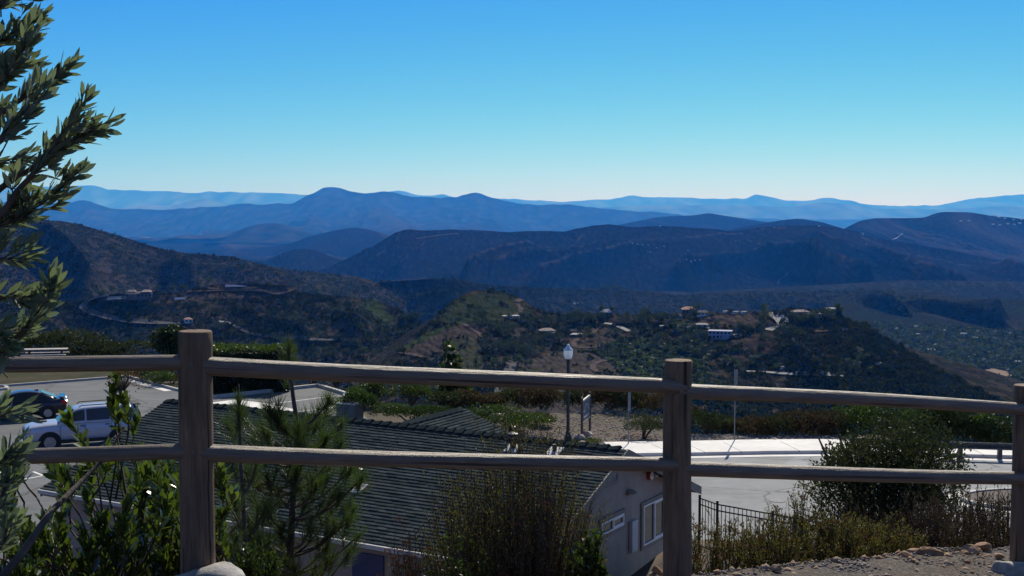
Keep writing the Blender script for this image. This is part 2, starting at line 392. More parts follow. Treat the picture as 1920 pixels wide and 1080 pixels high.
hill_e = Hill('hills', [(560,560),(640,540),(720,528),(800,523),(840,521),(880,528),(930,535),(1000,539),(1100,543),(1180,546),(1280,554),(1350,554),(1450,549),(1580,545),(1650,545),(1713,552),(1780,562),(1847,572),(1920,582),(2160,615)],
     [(560,2300),(850,2350),(1100,2900),(2160,2600)], [(560,1700),(2160,1500)], [(560,-240),(1300,-260),(1700,-215),(2160,-215)], m_green, step=3, rows=150, amp=60, gul=300, skew=.15, pw=.95, fine=1.0, spurs=[([(1590,547),(1640,582),(1700,618)], 30, 16), ([(1655,546),(1760,580),(1870,610)], 30, 18), ([(1340,556),(1300,570),(1240,585)], 22, 18), ([(880,530),(840,545),(760,560)], 30, 14), ([(940,537),(900,556),(860,575)], 25, 14), ([(1450,550),(1520,575),(1580,600)], 25, 16)], seed=11)
hill_d = Hill('hills', [(-300,380),(-100,396),(0,408),(60,412),(115,414),(150,421),(200,435),(250,450),(300,466),(350,475),(400,478),(440,482),(500,498),(560,508),(600,511),(650,518),(700,530),(760,560)],
     2300, 1450, [(-300,-120),(760,-200)], m_near, step=3, rows=150, amp=60, gul=330, skew=.16, pw=.9, fine=2.5, seed=12, zones=[], spurs=[([(115,418),(200,455),(290,505),(350,545)], 45, 26), ([(300,468),(370,492),(440,520),(480,540)], 38, 22), ([(440,484),(500,503),(550,520)], 22, 20), ([(40,420),(80,470),(130,530),(160,570)], 40, 26), ([(660,522),(690,535),(720,560)], 5, 18)])
GRASS = (.058,.062,.03); DRYG = (.075,.058,.045); BARE = (.078,.062,.048); GREEN = (.038,.055,.018)
zl = [([(180,557),(345,549),(520,532),(548,542),(545,558),(400,560),(300,572),(190,566)], DRYG, .75, 4),
      ([(385,533),(535,530),(548,545),(470,556),(395,546)], BARE, .5, 3),
      ([(685,560),(705,556),(745,600),(720,605),(690,580)], GREEN, .8, 4)]
hill_l = Hill('hills', [(-300,590),(-60,575),(80,565),(150,562),(200,552),(260,549),(340,547),(400,533),(470,531),(540,534),(560,548),(640,555),(700,562),(730,572),(770,590),(800,615),(830,660)],
     [(-300,1250),(830,1200)], [(-300,700),(830,800)], [(-300,-150),(200,-170),(830,-150)], m_near, step=2, rows=230, amp=28, gul=150, skew=.15, pw=.8, fine=2.2, spurs=[([(400,545),(440,575),(500,610),(560,640)], 14, 22), ([(545,545),(600,580),(680,620)], 12, 18), ([(200,560),(230,580),(260,600)], 6, 14), ([(640,560),(700,590),(740,630)], 12, 16)], seed=13, zones=zl)
zk = [([(835,585),(860,560),(900,548),(945,549),(985,566),(1005,590),(960,600),(880,600),(820,610)], (.034,.046,.018), .65, 4),
      ([(745,655),(800,625),(870,600),(905,590),(900,610),(840,650),(770,662)], GREEN, .75, 3),
      ([(755,660),(850,612),(900,600),(905,650),(860,672),(790,668)], (.065,.052,.042), .8, 3),
      ([(850,640),(885,628),(900,640),(905,690),(870,720),(835,700)], GRASS, .7, 3),
      ([(930,720),(962,685),(1020,662),(1105,660),(1150,680),(1170,722),(1130,780),(940,790)], (.07,.06,.05), .85, 3),
      ([(905,712),(925,700),(965,690),(1020,690),(985,712)], GRASS, .9, 2),
      ([(1262,588),(1420,586),(1450,590),(1455,615),(1300,614),(1262,605)], (.072,.056,.046), .9, 2),
      ([(1130,588),(1270,596),(1260,606),(1140,604)], DRYG, .5, 3),
      ([(1070,624),(1140,612),(1160,640),(1080,662),(1062,650)], BARE, .6, 3),
      ([(1390,640),(1450,620),(1470,640),(1440,665),(1390,660)], (.06,.042,.036), .5, 4)]
FLD=(.075,.060,.048)
hill_k = Hill('hills', [(690,705),(730,672),(760,645),(800,610),(830,583),(850,562),(880,549),(900,544),(940,546),(965,554),(985,566),(1010,582),(1060,590),(1130,589),(1200,590),(1260,588),(1300,586),(1400,586),(1450,587),(1480,580),(1560,580),(1600,604),(1622,608),(1650,626),(1700,658),(1750,688),(1800,714),(1850,740),(1900,765),(1960,795),(2060,850)],
     [(690,820),(900,1050),(1300,980),(1622,900),(2060,760)], 470, [(690,-135),(1622,-140),(2060,-180)], m_near, step=2, rows=260, amp=9, gul=100, skew=.15, pw=.9, fine=1.8, spurs=[([(1560,625),(1650,705),(1760,800)], 9, 14), ([(1480,650),(1560,740),(1620,810)], 8, 14), ([(1622,612),(1720,690),(1850,770)], 7, 12), ([(830,590),(800,630),(765,665)], 8, 14)], seed=14, zones=zk, back=.5)
zv = [([(1822,700),(1860,690),(1905,700),(1898,716),(1850,712)], (.32,.24,.18), .85, 2)]
hill_v = Hill('valley_floor', [(1560,600),(1650,606),(1760,612),(1850,618),(1920,622),(2160,640)], [(1560,2200),(2160,2100)], 800, -190, m_near, step=3, rows=150, amp=5, gul=150, fine=3, pw=1, seed=15, zones=zv, back=.2)

# ---------------------------------------------------------------- the ground sheet
def _axis(a, k, lim):
    o = [0.]
    while o[-1] < lim: o.append(o[-1]+a+k*o[-1])
    return np.array(o)
xp = _axis(.16, .032, 90000); xs = np.concatenate([-xp[::-1][:-1], xp])
yp = _axis(.16, .022, 90000); ym = -_axis(.6, .15, 60000)[1:][::-1]; ys = np.concatenate([ym, yp])
LOT = -11.0
EDGE = [(-400,92),(250,92),(300,80),(400,79),(595,79),(655,74),(720,68),(960,68),(1240,67),(1300,62),(1560,59.3),(1700,58.6),(1900,57.5),(2300,56)]
def rim(X): return np.interp(X, [-8,-1.2,.4,.8,2.3,3.7,6,12], [6.3,6.1,6.3,7.2,8.2,9.3,11,13])
def ground_z(X, Y):
    X = np.asarray(X, float); Y = np.asarray(Y, float)
    R = rim(X); Yn = np.minimum(Y, R)
    pl = -1.55-.065*np.clip(Yn, -30, 30)-.09*np.clip(X, -1.6, 8)
    s = np.interp(X, [-2, 3], [.55, .33])
    sl = pl-s*np.clip(Y-R, 0, None) - .12*np.clip((Y-R)/1.2, 0, 1)
    floor = np.where(Y > 34.5, LOT, np.interp(X, [2., 4.5], [LOT, -9.05]))
    z = np.maximum(sl, floor)
    a = 960+F*X/np.maximum(Y, 1)
    E = np.interp(a, [e[0] for e in EDGE], [e[1] for e in EDGE]); E = np.where(np.abs(X) > 60, np.minimum(E, 85), E)
    dr = np.clip(Y-E, 0, None)
    z = z-.62*dr+.0005*np.clip(dr, 0, 600)**1.8
    deep = np.interp(Y, [200, 1000, 2500, 5000, 20000], [-150, -205, -250, -330, -430])
    z = np.where(dr > 0, np.maximum(z, deep), z)
    z = np.where((Y > 300), deep, z)
    side = np.clip(np.abs(X)-75-np.clip(-Y, 0, 40), 0, None)
    z = z-.5*np.clip(side, 0, 250)
    z = np.maximum(z, -430)
    return z
XX, YY = np.meshgrid(xs, ys, indexing='ij')
ZZ = ground_z(XX, YY)
near = (YY < 34) & (ZZ > -10.95) & (YY > -20)
ZZ = ZZ + np.where(near, .05*fbm(XX*1.1, YY*1.1, 4)+.012*fbm(XX*7, YY*7, 3), 0)
bank = (YY > 57) & (YY < 300)
ZZ = ZZ + np.where(bank & (ZZ < LOT-.05), fbm(XX/6, YY/6, 4)*1.2, 0)
ZZ = ZZ - np.where(YY > 300, 3*fbm(XX/400, YY/400, 3), 0)
idx = np.arange(XX.size).reshape(XX.shape)
gf = np.stack([idx[:-1, :-1].ravel(), idx[1:, :-1].ravel(), idx[1:, 1:].ravel(), idx[:-1, 1:].ravel()], 1)
def ground_material():
    m, n, b = newmat('ground_mix'); b.inputs['Roughness'].default_value = .95; b.inputs['Specular IOR Level'].default_value = .05
    geo = n.nodes.new('ShaderNodeNewGeometry'); sx = n.nodes.new('ShaderNodeSeparateXYZ'); n.links.new(geo.outputs['Position'], sx.inputs[0])
    # gravelly decomposed granite
    g1 = tex(n, 42, 6, .75); gc = ramp(n, g1.outputs[0], [(.3, (.05,.045,.042)), (.48, (.12,.105,.095)), (.6, (.20,.18,.16)), (.74, (.36,.33,.30))]).outputs[0]
    g2 = tex(n, 1.3, 4, .6); gc = mixc(n, ramp(n, g2.outputs[0], [(.45, (0,0,0)), (.7, (.7,.7,.7))]).outputs[0], gc, (.15,.10,.065))
    s1 = tex(n, .35, 6, .7); sc = ramp(n, s1.outputs[0], [(.3, (.03,.038,.02)), (.55, (.07,.065,.04)), (.7, (.13,.10,.07))]).outputs[0]
    f = N(n, 'ShaderNodeMapRange', i_1=60., i_2=75.); n.links.new(sx.outputs[1], f.inputs[0])
    c = mixc(n, f.outputs[0], gc, sc)
    f2 = N(n, 'ShaderNodeMapRange', i_1=200., i_2=900.); n.links.new(sx.outputs[1], f2.inputs[0])
    p1 = tex(n, 1/90, 8, .75); pc = ramp(n, p1.outputs[0], [(.35, (.04,.045,.035)), (.5, (.075,.07,.055)), (.62, (.16,.14,.12)), (.7, (.4,.38,.36))]).outputs[0]
    c = mixc(n, f2.outputs[0], c, pc)
    n.links.new(c, b.inputs['Base Color'])
    t = tex(n, 30, 6, .8); bp = N(n, 'ShaderNodeBump', i_Strength=.9, i_Distance=.025)
    n.links.new(t.outputs[0], bp.inputs['Height']); n.links.new(bp.outputs[0], b.inputs['Normal'])
    return m
go = mesh_obj('ground', np.stack([XX, YY, ZZ], -1).reshape(-1, 3), gf, ground_material(), smooth=True); go['kind'] = 'structure'

# ---------------------------------------------------------------- haze
def build_haze():
    m = bpy.data.materials.new('haze_air'); m.use_nodes = True; n = m.node_tree; n.nodes.clear()
    out = n.nodes.new('ShaderNodeOutputMaterial'); pv = n.nodes.new('ShaderNodeVolumePrincipled')
    pv.inputs['Color'].default_value = (.03, .27, 1.0, 1); pv.inputs['Density'].default_value = 4.3e-5
    pv.inputs['Anisotropy'].default_value = .25; pv.inputs['Absorption Color'].default_value = (1, 1, 1, 1)
    n.links.new(pv.outputs[0], out.inputs['Volume'])
    b = MB().box(-56000, 56000, -1500, 47000, -460, 1100)
    o = b.build('haze', m); o['kind'] = 'stuff'; tag(o, 'blue air between the viewer and the far ridges', 'haze')
build_haze()
# ================================================================ FENCE
def wood(name, c1, c2, axis='z', knots=True):
    m, n, b = newmat(name); b.inputs['Roughness'].default_value = .50 if axis == 'x' else .78; b.inputs['Specular IOR Level'].default_value = .6 if axis == 'x' else .3
    st = {'z': (9, 9, .7), 'x': (.7, 9, 9)}[axis]
    t = tex(n, 5, 8, .7, stretch=st, dist=.4)
    c = ramp(n, t.outputs[0], [(.28, c1), (.5, tuple((a+d)/2 for a, d in zip(c1, c2))), (.72, c2)]).outputs[0]
    st2 = {'z': (14, 14, .25), 'x': (.25, 14, 14)}[axis]
    k = tex(n, 2.2, 3, .5, stretch=st2)       # checks (long cracks)
    kr = ramp(n, k.outputs[0], [(.33, (.10,)*3), (.375, (1,)*3)]).outputs[0]
    c = mixc(n, 1.0, c, kr, 'MULTIPLY')
    if knots:
        v = tex(n, 4.2, kind='voronoi', stretch={'z': (1, 1, .6), 'x': (.6, 1, 1)}[axis])
        vr = ramp(n, v.outputs['Distance'], [(.035, (.25, .2, .17)), (.075, (1, 1, 1))]).outputs[0]
        c = mixc(n, 1.0, c, vr, 'MULTIPLY')
    bl = tex(n, 1.6, 3, .6); c = mixc(n, ramp(n, bl.outputs[0], [(.4, (0,0,0)), (.65, (.55,.55,.55))]).outputs[0], c, (.10, .072, .055))
    n.links.new(c, b.inputs['Base Color'])
    ad = n.nodes.new('ShaderNodeMath'); ad.operation = 'ADD'
    n.links.new(t.outputs[0], ad.inputs[0]); n.links.new(kr, ad.inputs[1])
    bp = N(n, 'ShaderNodeBump', i_Strength=.9, i_Distance=.010)
    n.links.new(ad.outputs[0], bp.inputs['Height']); n.links.new(bp.outputs[0], b.inputs['Normal'])
    return m
m_post = wood('weathered_post_wood', (.07, .042, .026), (.29, .18, .105), 'z')
m_rail = wood('weathered_rail_wood', (.055, .038, .026), (.245, .175, .125), 'x')
m_foot = mat('old_concrete', (.22, .21, .19), (.5, .48, .45), scale=9, rough=.95, bump=.8, bscale=45, bdist=.01, c3=(.16, .14, .12), s3=2.5)
m_steel = mat('galvanised_steel', (.30, .31, .33), (.42, .43, .45), scale=6, rough=.45, metal=.7)

def log_mesh(length, r0, r1, axis, seed, seg=26, n=28, bow=.0):
    """tapered, slightly crooked round log along local x or z, flat sawn ends"""
    rr = np.random.default_rng(seed); v = []
    ph = rr.random(4)*6
    ts = np.linspace(0, 1, seg)
    rings = [(0, .93)]+[(t, 1) for t in ts]+[(1, .93)]
    for i, (t, k) in enumerate(rings):
        tt = t if 0 < i < len(rings)-1 else (0 if i == 0 else 1)
        d = (0.006 if i not in (0, len(rings)-1) else 0)
        pos = d+(length-2*d)*tt if 0 < i < len(rings)-1 else length*tt
        R = (r0+(r1-r0)*tt)*k
        ox = bow*math.sin(math.pi*tt)+.004*math.sin(5*tt+ph[0]); oy = .004*math.sin(7*tt+ph[1])
        for a in range(n):
            q = 2*math.pi*a/n
            w_ = 1+.018*math.sin(2*q+ph[2]+tt*2)+.012*math.sin(5*q+ph[3]+9*tt)+.008*rr.normal()
            p = (math.cos(q)*R*w_+oy, math.sin(q)*R*w_+ox)
            v.append((pos, p[0], p[1]) if axis == 'x' else (p[0], p[1], pos))
    m = len(rings); f = [(i*n+a, i*n+(a+1) % n, (i+1)*n+(a+1) % n, (i+1)*n+a) for i in range(m-1) for a in range(n)]
    f += [tuple(range(n-1, -1, -1)), tuple(range((m-1)*n, m*n))]
    if axis == 'x': f = [q[::-1] for q in f]
    return v, f
fence = empty('rail_fence', (0, 0, 0), label='round log post and rail fence with two rails along the slope edge', cat='fence')
# posts: X from photo column, Y distance, top row, base row
posts = [(365, 6.0, 620, 1085, .082), (1272, 7.1, 675, 1125, .080), (1926, 8.3, 722, 1060, .079)]
PT = []
for i, (px, Y, ty, by, r) in enumerate(posts):
    top = P(px, ty, Y); X = top.x
    base = P(px, by, Y).z
    PT.append((X, Y, top.z, base, r))
PT = [(-4.1, 6.25, -.63, -1.85, .08)]+PT+[(5.6, 9.7, -1.75, -3.2, .08)]
for i, (X, Y, tz, bz, r) in enumerate(PT):
    v, f = log_mesh(tz-bz+.25, r*1.03, r*.95, 'z', 40+i)
    o = mesh_obj('post', v, f, m_post, fence, smooth=True, loc=(X, Y, bz-.25)); o.data.polygons.foreach_get
    for pl in o.data.polygons: pl.use_smooth = len(pl.vertices) == 4
    o.rotation_euler = (0, 0, i*1.3)
    if i == 3: o.rotation_euler = (0, rad(.3), 2)
def rail(i, za, zb, r, seed, bow=0, ya=0, yb=0, ext=.10):
    a = Vector((PT[i][0], PT[i][1]-.035, za)); b = Vector((PT[i+1][0], PT[i+1][1]-.035, zb))
    d = (b-a).normalized(); a = a-d*ext*.25; b = b+d*ext*.25
    v, f = log_mesh((b-a).length, r, r*.95, 'x', seed, bow=bow)
    o = mesh_obj('rail', v, f, m_rail, fence, loc=a)
    for pl in o.data.polygons: pl.use_smooth = len(pl.vertices) == 4
    o.rotation_euler = d.to_track_quat('X', 'Z').to_euler()
    return o
zz = lambda y, Y: P(960, y, Y).z
rail(0, zz(682, 6.2)-.01, zz(679, 6), .040, 60, .0)
rail(0, zz(872, 6.2), zz(844, 6), .038, 61)
rail(1, zz(682, 6), zz(724, 7.1), .044, 62, -.004)
rail(1, zz(845, 6), zz(870.5, 7.1), .042, 63, -.006)
rail(2, zz(731, 7.1), zz(765, 8.3), .043, 64, .004)
rail(2, zz(876, 7.1), zz(893, 8.3), .044, 65, -.012)
rail(3, zz(766, 8.3), -1.95, .044, 66); rail(3, zz(893, 8.3), -2.45, .044, 67)
def lump(c, r, seed, flat=.6, n=14, rough=.18):
    """irregular boulder-like closed mesh"""
    rr = np.random.default_rng(seed); vs = []; fs = []
    import bmesh
    bm = bmesh.new(); bmesh.ops.create_icosphere(bm, subdivisions=4 if n > 12 else (3 if n > 8 else 2), radius=1)
    off = rr.random(3)*50
    pl = [(Vector(rr.normal(size=3)).normalized(), .50+.32*rr.random()) for _ in range(11)]
    for q in bm.verts:
        p = q.co.copy()
        for nn, dd in pl:
            k = p.dot(nn)
            if k > dd: p -= nn*(k-dd)*.93
        s = 1+rough*float(fbm(p.x*1.5+off[0], p.y*1.5+p.z*2.1+off[1], 4))+rough*.25*float(fbm(p.x*7+off[0], p.y*7+p.z*8+off[1], 2))
        q.co = Vector((p.x*r[0]*s, p.y*r[1]*s, p.z*r[2]*s))+Vector(c)
    v = [tuple(q.co) for q in bm.verts]; f = [tuple(x.index for x in ff.verts) for ff in bm.faces]; bm.free()
    return v, f
for (px, py, Y, rx, rz, sd_) in ((382, 1090, 5.93, .19, .085, 5), (1905, 1084, 8.15, .21, .14, 6)):
    c = P(px, py, Y); v, f = lump((0, 0, 0), (rx, rx, rz), sd_, rough=.1)
    mesh_obj('footing', v, f, m_foot, fence, smooth=True, loc=c)

# ================================================================ LOT, ROAD, WALKS
def sheet(name, pts, z, m, kind='structure', sub=0):
    v = [(*Pz(a, b, LOT)[:2], z) for a, b in pts]
    n = len(v); ar = sum(v[i][0]*v[(i+1) % n][1]-v[(i+1) % n][0]*v[i][1] for i in range(n))
    f = [tuple(range(n))] if ar > 0 else [tuple(range(n-1, -1, -1))]
    o = mesh_obj(name, v, f, m); o['kind'] = kind; return o
def band(name, line, w_, z0, z1, m, side=1, kind='structure', parent=None, inner=None):
    """extruded strip following photo pixels at lot level: line = far/near edge, w_ metres across"""
    p = [Vector((*Pz(a, b, LOT)[:2], 0)) for a, b in line]; v = []; f = []
    # resample smooth
    q = []
    for i in range(len(p)-1):
        k = max(1, int((p[i+1]-p[i]).length/.8))
        q += [p[i].lerp(p[i+1], j/k) for j in range(k)]
    q.append(p[-1]); n = len(q)
    for i in range(n):
        t = (q[min(i+1, n-1)]-q[max(i-1, 0)]).normalized(); nn = Vector((-t.y, t.x, 0))*side
        a, b = q[i], q[i]+nn*w_
        v += [(a.x, a.y, z0), (a.x, a.y, z1), (b.x, b.y, z1), (b.x, b.y, z0)]
    for i in range(n-1):
        for k in range(3): f.append((i*4+k, i*4+k+1, i*4+5+k, i*4+4+k))
    f += [(3, 2, 1, 0), (n*4-4, n*4-3, n*4-2, n*4-1)]
    o = mesh_obj(name, v, f, m, parent)
    import bmesh
    bm = bmesh.new(); bm.from_mesh(o.data); bmesh.ops.recalc_face_normals(bm, faces=bm.faces); bm.to_mesh(o.data); bm.free()
    if kind: o['kind'] = kind
    return o
def asphalt_material(name, k):
    m, n, b = newmat(name); b.inputs['Roughness'].default_value = .82; b.inputs['Specular IOR Level'].default_value = .4
    a = tex(n, 60, 5, .8); c = ramp(n, a.outputs[0], [(.3, (.06*k, .062*k, .066*k)), (.55, (.095*k, .103*k, .112*k)), (.75, (.16*k, .17*k, .18*k))]).outputs[0]
    d = tex(n, .45, 5, .65, dist=.5); c = mixc(n, ramp(n, d.outputs[0], [(.38, (0,0,0)), (.66, (.6,.6,.6))]).outputs[0], c, (.135*k, .144*k, .155*k))
    e = tex(n, .9, 6, .7, stretch=(.25, 1, 1)); c = mixc(n, 1.0, c, ramp(n, e.outputs[0], [(.34, (.72,)*3), (.5, (1,)*3)]).outputs[0], 'MULTIPLY')
    wv = tex(n, .6, 4, .6); tcx = n.nodes.new('ShaderNodeTexCoord'); ad2 = n.nodes.new('ShaderNodeVectorMath'); ad2.operation = 'ADD'
    n.links.new(tcx.outputs['Object'], ad2.inputs[0]); n.links.new(wv.outputs['Color'], ad2.inputs[1])
    vc = N(n, 'ShaderNodeTexVoronoi', i_Scale=.16, feature='DISTANCE_TO_EDGE'); n.links.new(ad2.outputs[0], vc.inputs['Vector'])
    c = mixc(n, 1.0, c, ramp(n, vc.outputs['Distance'], [(.0, (.35,)*3), (.012, (1,)*3)]).outputs[0], 'MULTIPLY')
    v2 = N(n, 'ShaderNodeTexVoronoi', i_Scale=.11); n.links.new(tcx.outputs['Object'], v2.inputs['Vector'])
    c = mixc(n, 1.0, c, ramp(n, v2.outputs['Color'], [(.3, (.88,)*3), (.7, (1.1,)*3)]).outputs[0], 'MULTIPLY')
    n.links.new(c, b.inputs['Base Color'])
    bp = N(n, 'ShaderNodeBump', i_Strength=.5, i_Distance=.008); n.links.new(a.outputs[0], bp.inputs['Height']); n.links.new(bp.outputs[0], b.inputs['Normal'])
    return m
m_asph = asphalt_material('lot_asphalt', 1.0); m_asph2 = asphalt_material('sun_bleached_road', 2.0)
m_conc = mat('sidewalk_concrete', (.68, .665, .64), (.80, .785, .76), scale=1.6, rough=.9, bump=.3, bscale=40, bdist=.004, c3=(.60, .58, .55), s3=.5, f3=.4)
m_curb = mat('curb_concrete', (.36, .35, .33), (.52, .50, .47), scale=3, rough=.9, bump=.3, bscale=30, bdist=.005)
m_line = mat('white_road_paint', (.62, .62, .60), (.8, .8, .78), scale=12, rough=.7)
sheet('parking_lot', [(-900, 782), (0, 727), (235, 709), (330, 734), (400, 749), (595, 727), (657, 746), (700, 800), (1180, 858), (960, 1150), (-900, 1150)], LOT+.02, m_asph)
nearl = [(1215, 860), (1297, 859), (1440, 856), (1560, 855), (1700, 858), (1800, 862), (1905, 865), (2150, 872)]
sheet('road', [(1185, 861)]+nearl+[(2400, 882), (2600, 1000), (2300, 1130), (1250, 1130), (1000, 1100), (1000, 862)], LOT+.024, m_asph2)
band('curb', [(-400, 750), (0, 726.5), (235, 708.5)], .16, LOT-.1, LOT+.15, m_curb, 1)
band('curb', [(236, 708), (330, 733), (400, 748)], .16, LOT-.1, LOT+.15, m_curb, 1)
band('curb', [(400, 748), (595, 726), (657, 745)], .22, LOT-.1, LOT+.19, m_curb, 1)
band('gutter', [(252, 714), (322, 733)], .45, LOT-.02, LOT+.03, m_conc, -1)
band('gutter', [(330, 762), (400, 763), (440, 757), (475, 765), (520, 775)], 1.3, LOT-.02, LOT+.034, m_conc, 1)
for a, b in (((470, 763.5), (636, 742.5)), ((525, 777), (640, 763.5)), ((20, 905), (130, 885)), ((60, 886), (100, 902))):
    band('parking_stripe', [a, b], .11, LOT+.01, LOT+.031, m_line, 1)
# sidewalk: raised slab with scored joints, curb face towards the road
swk = [(1150, 856.5), (1215, 855.5), (1297, 854.5), (1440, 851.5), (1560, 850.5), (1700, 853.5), (1800, 857.5), (1905, 860), (2150, 867)]
sw = band('sidewalk', swk, 2.75, LOT-.1, LOT+.15, m_conc, 1)
band('gutter', [(1150, 862.5), (1215, 861.5), (1297, 860.5), (1440, 857.5), (1560, 856.5), (1700, 859.5), (1800, 863.5), (1905, 866.5), (2150, 873)], .42, LOT-.05, LOT+.035, m_conc, 1)
m_joint = mat('dark_joint_line', (.2, .19, .18), rough=.95)  # darker tone of the scored joint lines
for a, b in (((1258, 855.4), (1222, 838.5)), ((1322, 854), (1284, 836.5)), ((1391, 853), (1357, 835)), ((1500, 851.5), (1463, 833.3)), ((1590, 851), (1556, 832.5)), ((1845, 859), (1808, 840))):
    o = band('sidewalk_joint', [a, b], .03, LOT+.10, LOT+.153, m_joint, 1)
# planted island at the right
isl = Pz(1945, 941, LOT)
b = MB(); b2 = MB(); b3 = MB()
def ell(rx, ry, n=40, ph=0): return [(isl.x+rx*math.cos(2*math.pi*k/n), isl.y+ry*math.sin(2*math.pi*k/n)) for k in range(n)]
def ringmesh(name, r0, r1, z0, z1, m):
    A = ell(*r0); B = ell(*r1); n = len(A)
    v = [(x, y, z0) for x, y in A]+[(x, y, z1) for x, y in A]+[(x, y, z1) for x, y in B]+[(x, y, z0) for x, y in B]
    f = [(k+n*i, (k+1) % n+n*i, (k+1) % n+n*(i+1), k+n*(i+1)) for i in range(3) for k in range(n)]
    o = mesh_obj(name, v, f, m); o['kind'] = 'structure'
ringmesh('gutter', (3.35, 2.15), (2.85, 1.72), LOT-.05, LOT+.04, m_conc)
ringmesh('curb', (2.845, 1.715), (2.68, 1.56), LOT-.05, LOT+.16, m_curb)
m_mulch = mat('island_mulch', (.06, .05, .045), (.16, .13, .11), scale=18, rough=.95, bump=1, bscale=40, bdist=.02)
A = ell(2.68, 1.56); o = mesh_obj('island_ground', [(x, y, LOT+.11) for x, y in A], [tuple(range(len(A)))], m_mulch); o['kind'] = 'structure'
ic = Pz(5, 729, LOT); 
band('curb', [(-60, 732), (0, 733), (14, 731.5), (17, 729), (12, 727)], .2, LOT-.05, LOT+.15, m_curb, 1)
# manhole
b = MB(); c = Pz(1458, 940, LOT); b.lathe([(.0, 0), (.31, 0), (.31, .012), (.0, .014)], (0, 0, 0), 28)
o = b.build('manhole_cover', mat('manhole_iron', (.25, .25, .25), (.4, .4, .4), scale=20, rough=1, spec=0), loc=(c.x, c.y, LOT+.026)); tag(o, 'pale round manhole cover set in the road', 'manhole cover')

# guardrail: W beam with posts
m_gr = mat('dark_guardrail_steel', (.05, .055, .065), (.10, .11, .12), scale=5, rough=.5, metal=.5)
g = empty('guardrail', (*P(1700, 862, 55.4)[:2], LOT), label='steel guardrail with thick posts between road and sidewalk', cat='guardrail')
G0 = g.location.copy()
pts = [P(1592, 860, 56.0), P(1735, 862, 55.2), P(1820, 864, 54.9), P(1901, 866, 54.6), P(2160, 872, 54.0)]
pts = [Vector((p.x, p.y, LOT))-G0 for p in pts]
prof = [(0, .47), (.05, .50), (.05, .55), (0, .60), (0, .63), (.05, .68), (.05, .73), (0, .77), (-.012, .77), (.035, .725), (.035, .685), (-.015, .64), (-.015, .59), (.035, .545), (.035, .505), (-.012, .465)]
v = []; 
q = [pts[0].lerp(pts[1], i/6) for i in range(6)]+[pts[1].lerp(pts[2], i/4) for i in range(4)]+[pts[2].lerp(pts[3], i/4) for i in range(4)]+[pts[3].lerp(pts[4], i/6) for i in range(7)]
for p in q:
    for a, z in prof: v.append((p.x, p.y-a-.06, z+.0))
k = len(prof); f = [(i*k+j, i*k+(j+1) % k, (i+1)*k+(j+1) % k, (i+1)*k+j) for i in range(len(q)-1) for j in range(k)]+[tuple(range(k-1, -1, -1)), tuple(range((len(q)-1)*k, len(q)*k))]
mesh_obj('beam', v, f, m_gr, g)
for px in (1652, 1727, 1801, 1875, 1951, 2030):
    t = np.interp(px, [1592, 1735, 1820, 1901, 2160], range(5)); i = min(int(t), 3); p = pts[i].lerp(pts[i+1], t-i)
    MB().bbox(-.085, .085, -.06, .12, -.1, .74, .008).build('post', m_gr, g, loc=(p.x, p.y+.02, 0))

# ================================================================ HOUSE
HR = Vector((3.12, 34.0, LOT)); HA = math.atan2(-.507, .862)
house = empty('house', HR, HA, 'single storey taupe house with dark tiled gable roof below the fence', 'house')
m_side = None
def siding():
    m, n, b = newmat('taupe_lap_siding'); b.inputs['Roughness'].default_value = .75
    t = tex(n, 3, 4, .6); c = ramp(n, t.outputs[0], [(.3, (.29, .25, .21)), (.7, (.36, .31, .26))]).outputs[0]
    s2 = tex(n, 1.1, 5, .7, stretch=(1, 1, .3)); c = mixc(n, 1.0, c, ramp(n, s2.outputs[0], [(.35, (.85,)*3), (.6, (1,)*3)]).outputs[0], 'MULTIPLY')
    n.links.new(c, b.inputs['Base Color']); return m
m_side = siding()
m_trim = mat('grey_brown_trim', (.17, .155, .135), (.22, .2, .175), scale=6, rough=.7)
m_white = mat('white_vinyl', (.66, .67, .68), (.75, .76, .77), scale=4, rough=.45)
m_dglass, _n, _b = newmat('dark_window_glass'); _b.inputs['Base Color'].default_value = (.02, .023, .028, 1); _b.inputs['Roughness'].default_value = .06; _b.inputs['Specular IOR Level'].default_value = .8
m_black = mat('black_metal', (.012, .012, .013), (.02, .02, .022), scale=8, rough=.5)
m_pipe = mat('lead_flashing', (.5, .5, .52), (.66, .66, .68), scale=8, rough=.5)
PIT = 2.0/5.18; RZ = 4.45
def rz_(y): return RZ-PIT*abs(y)
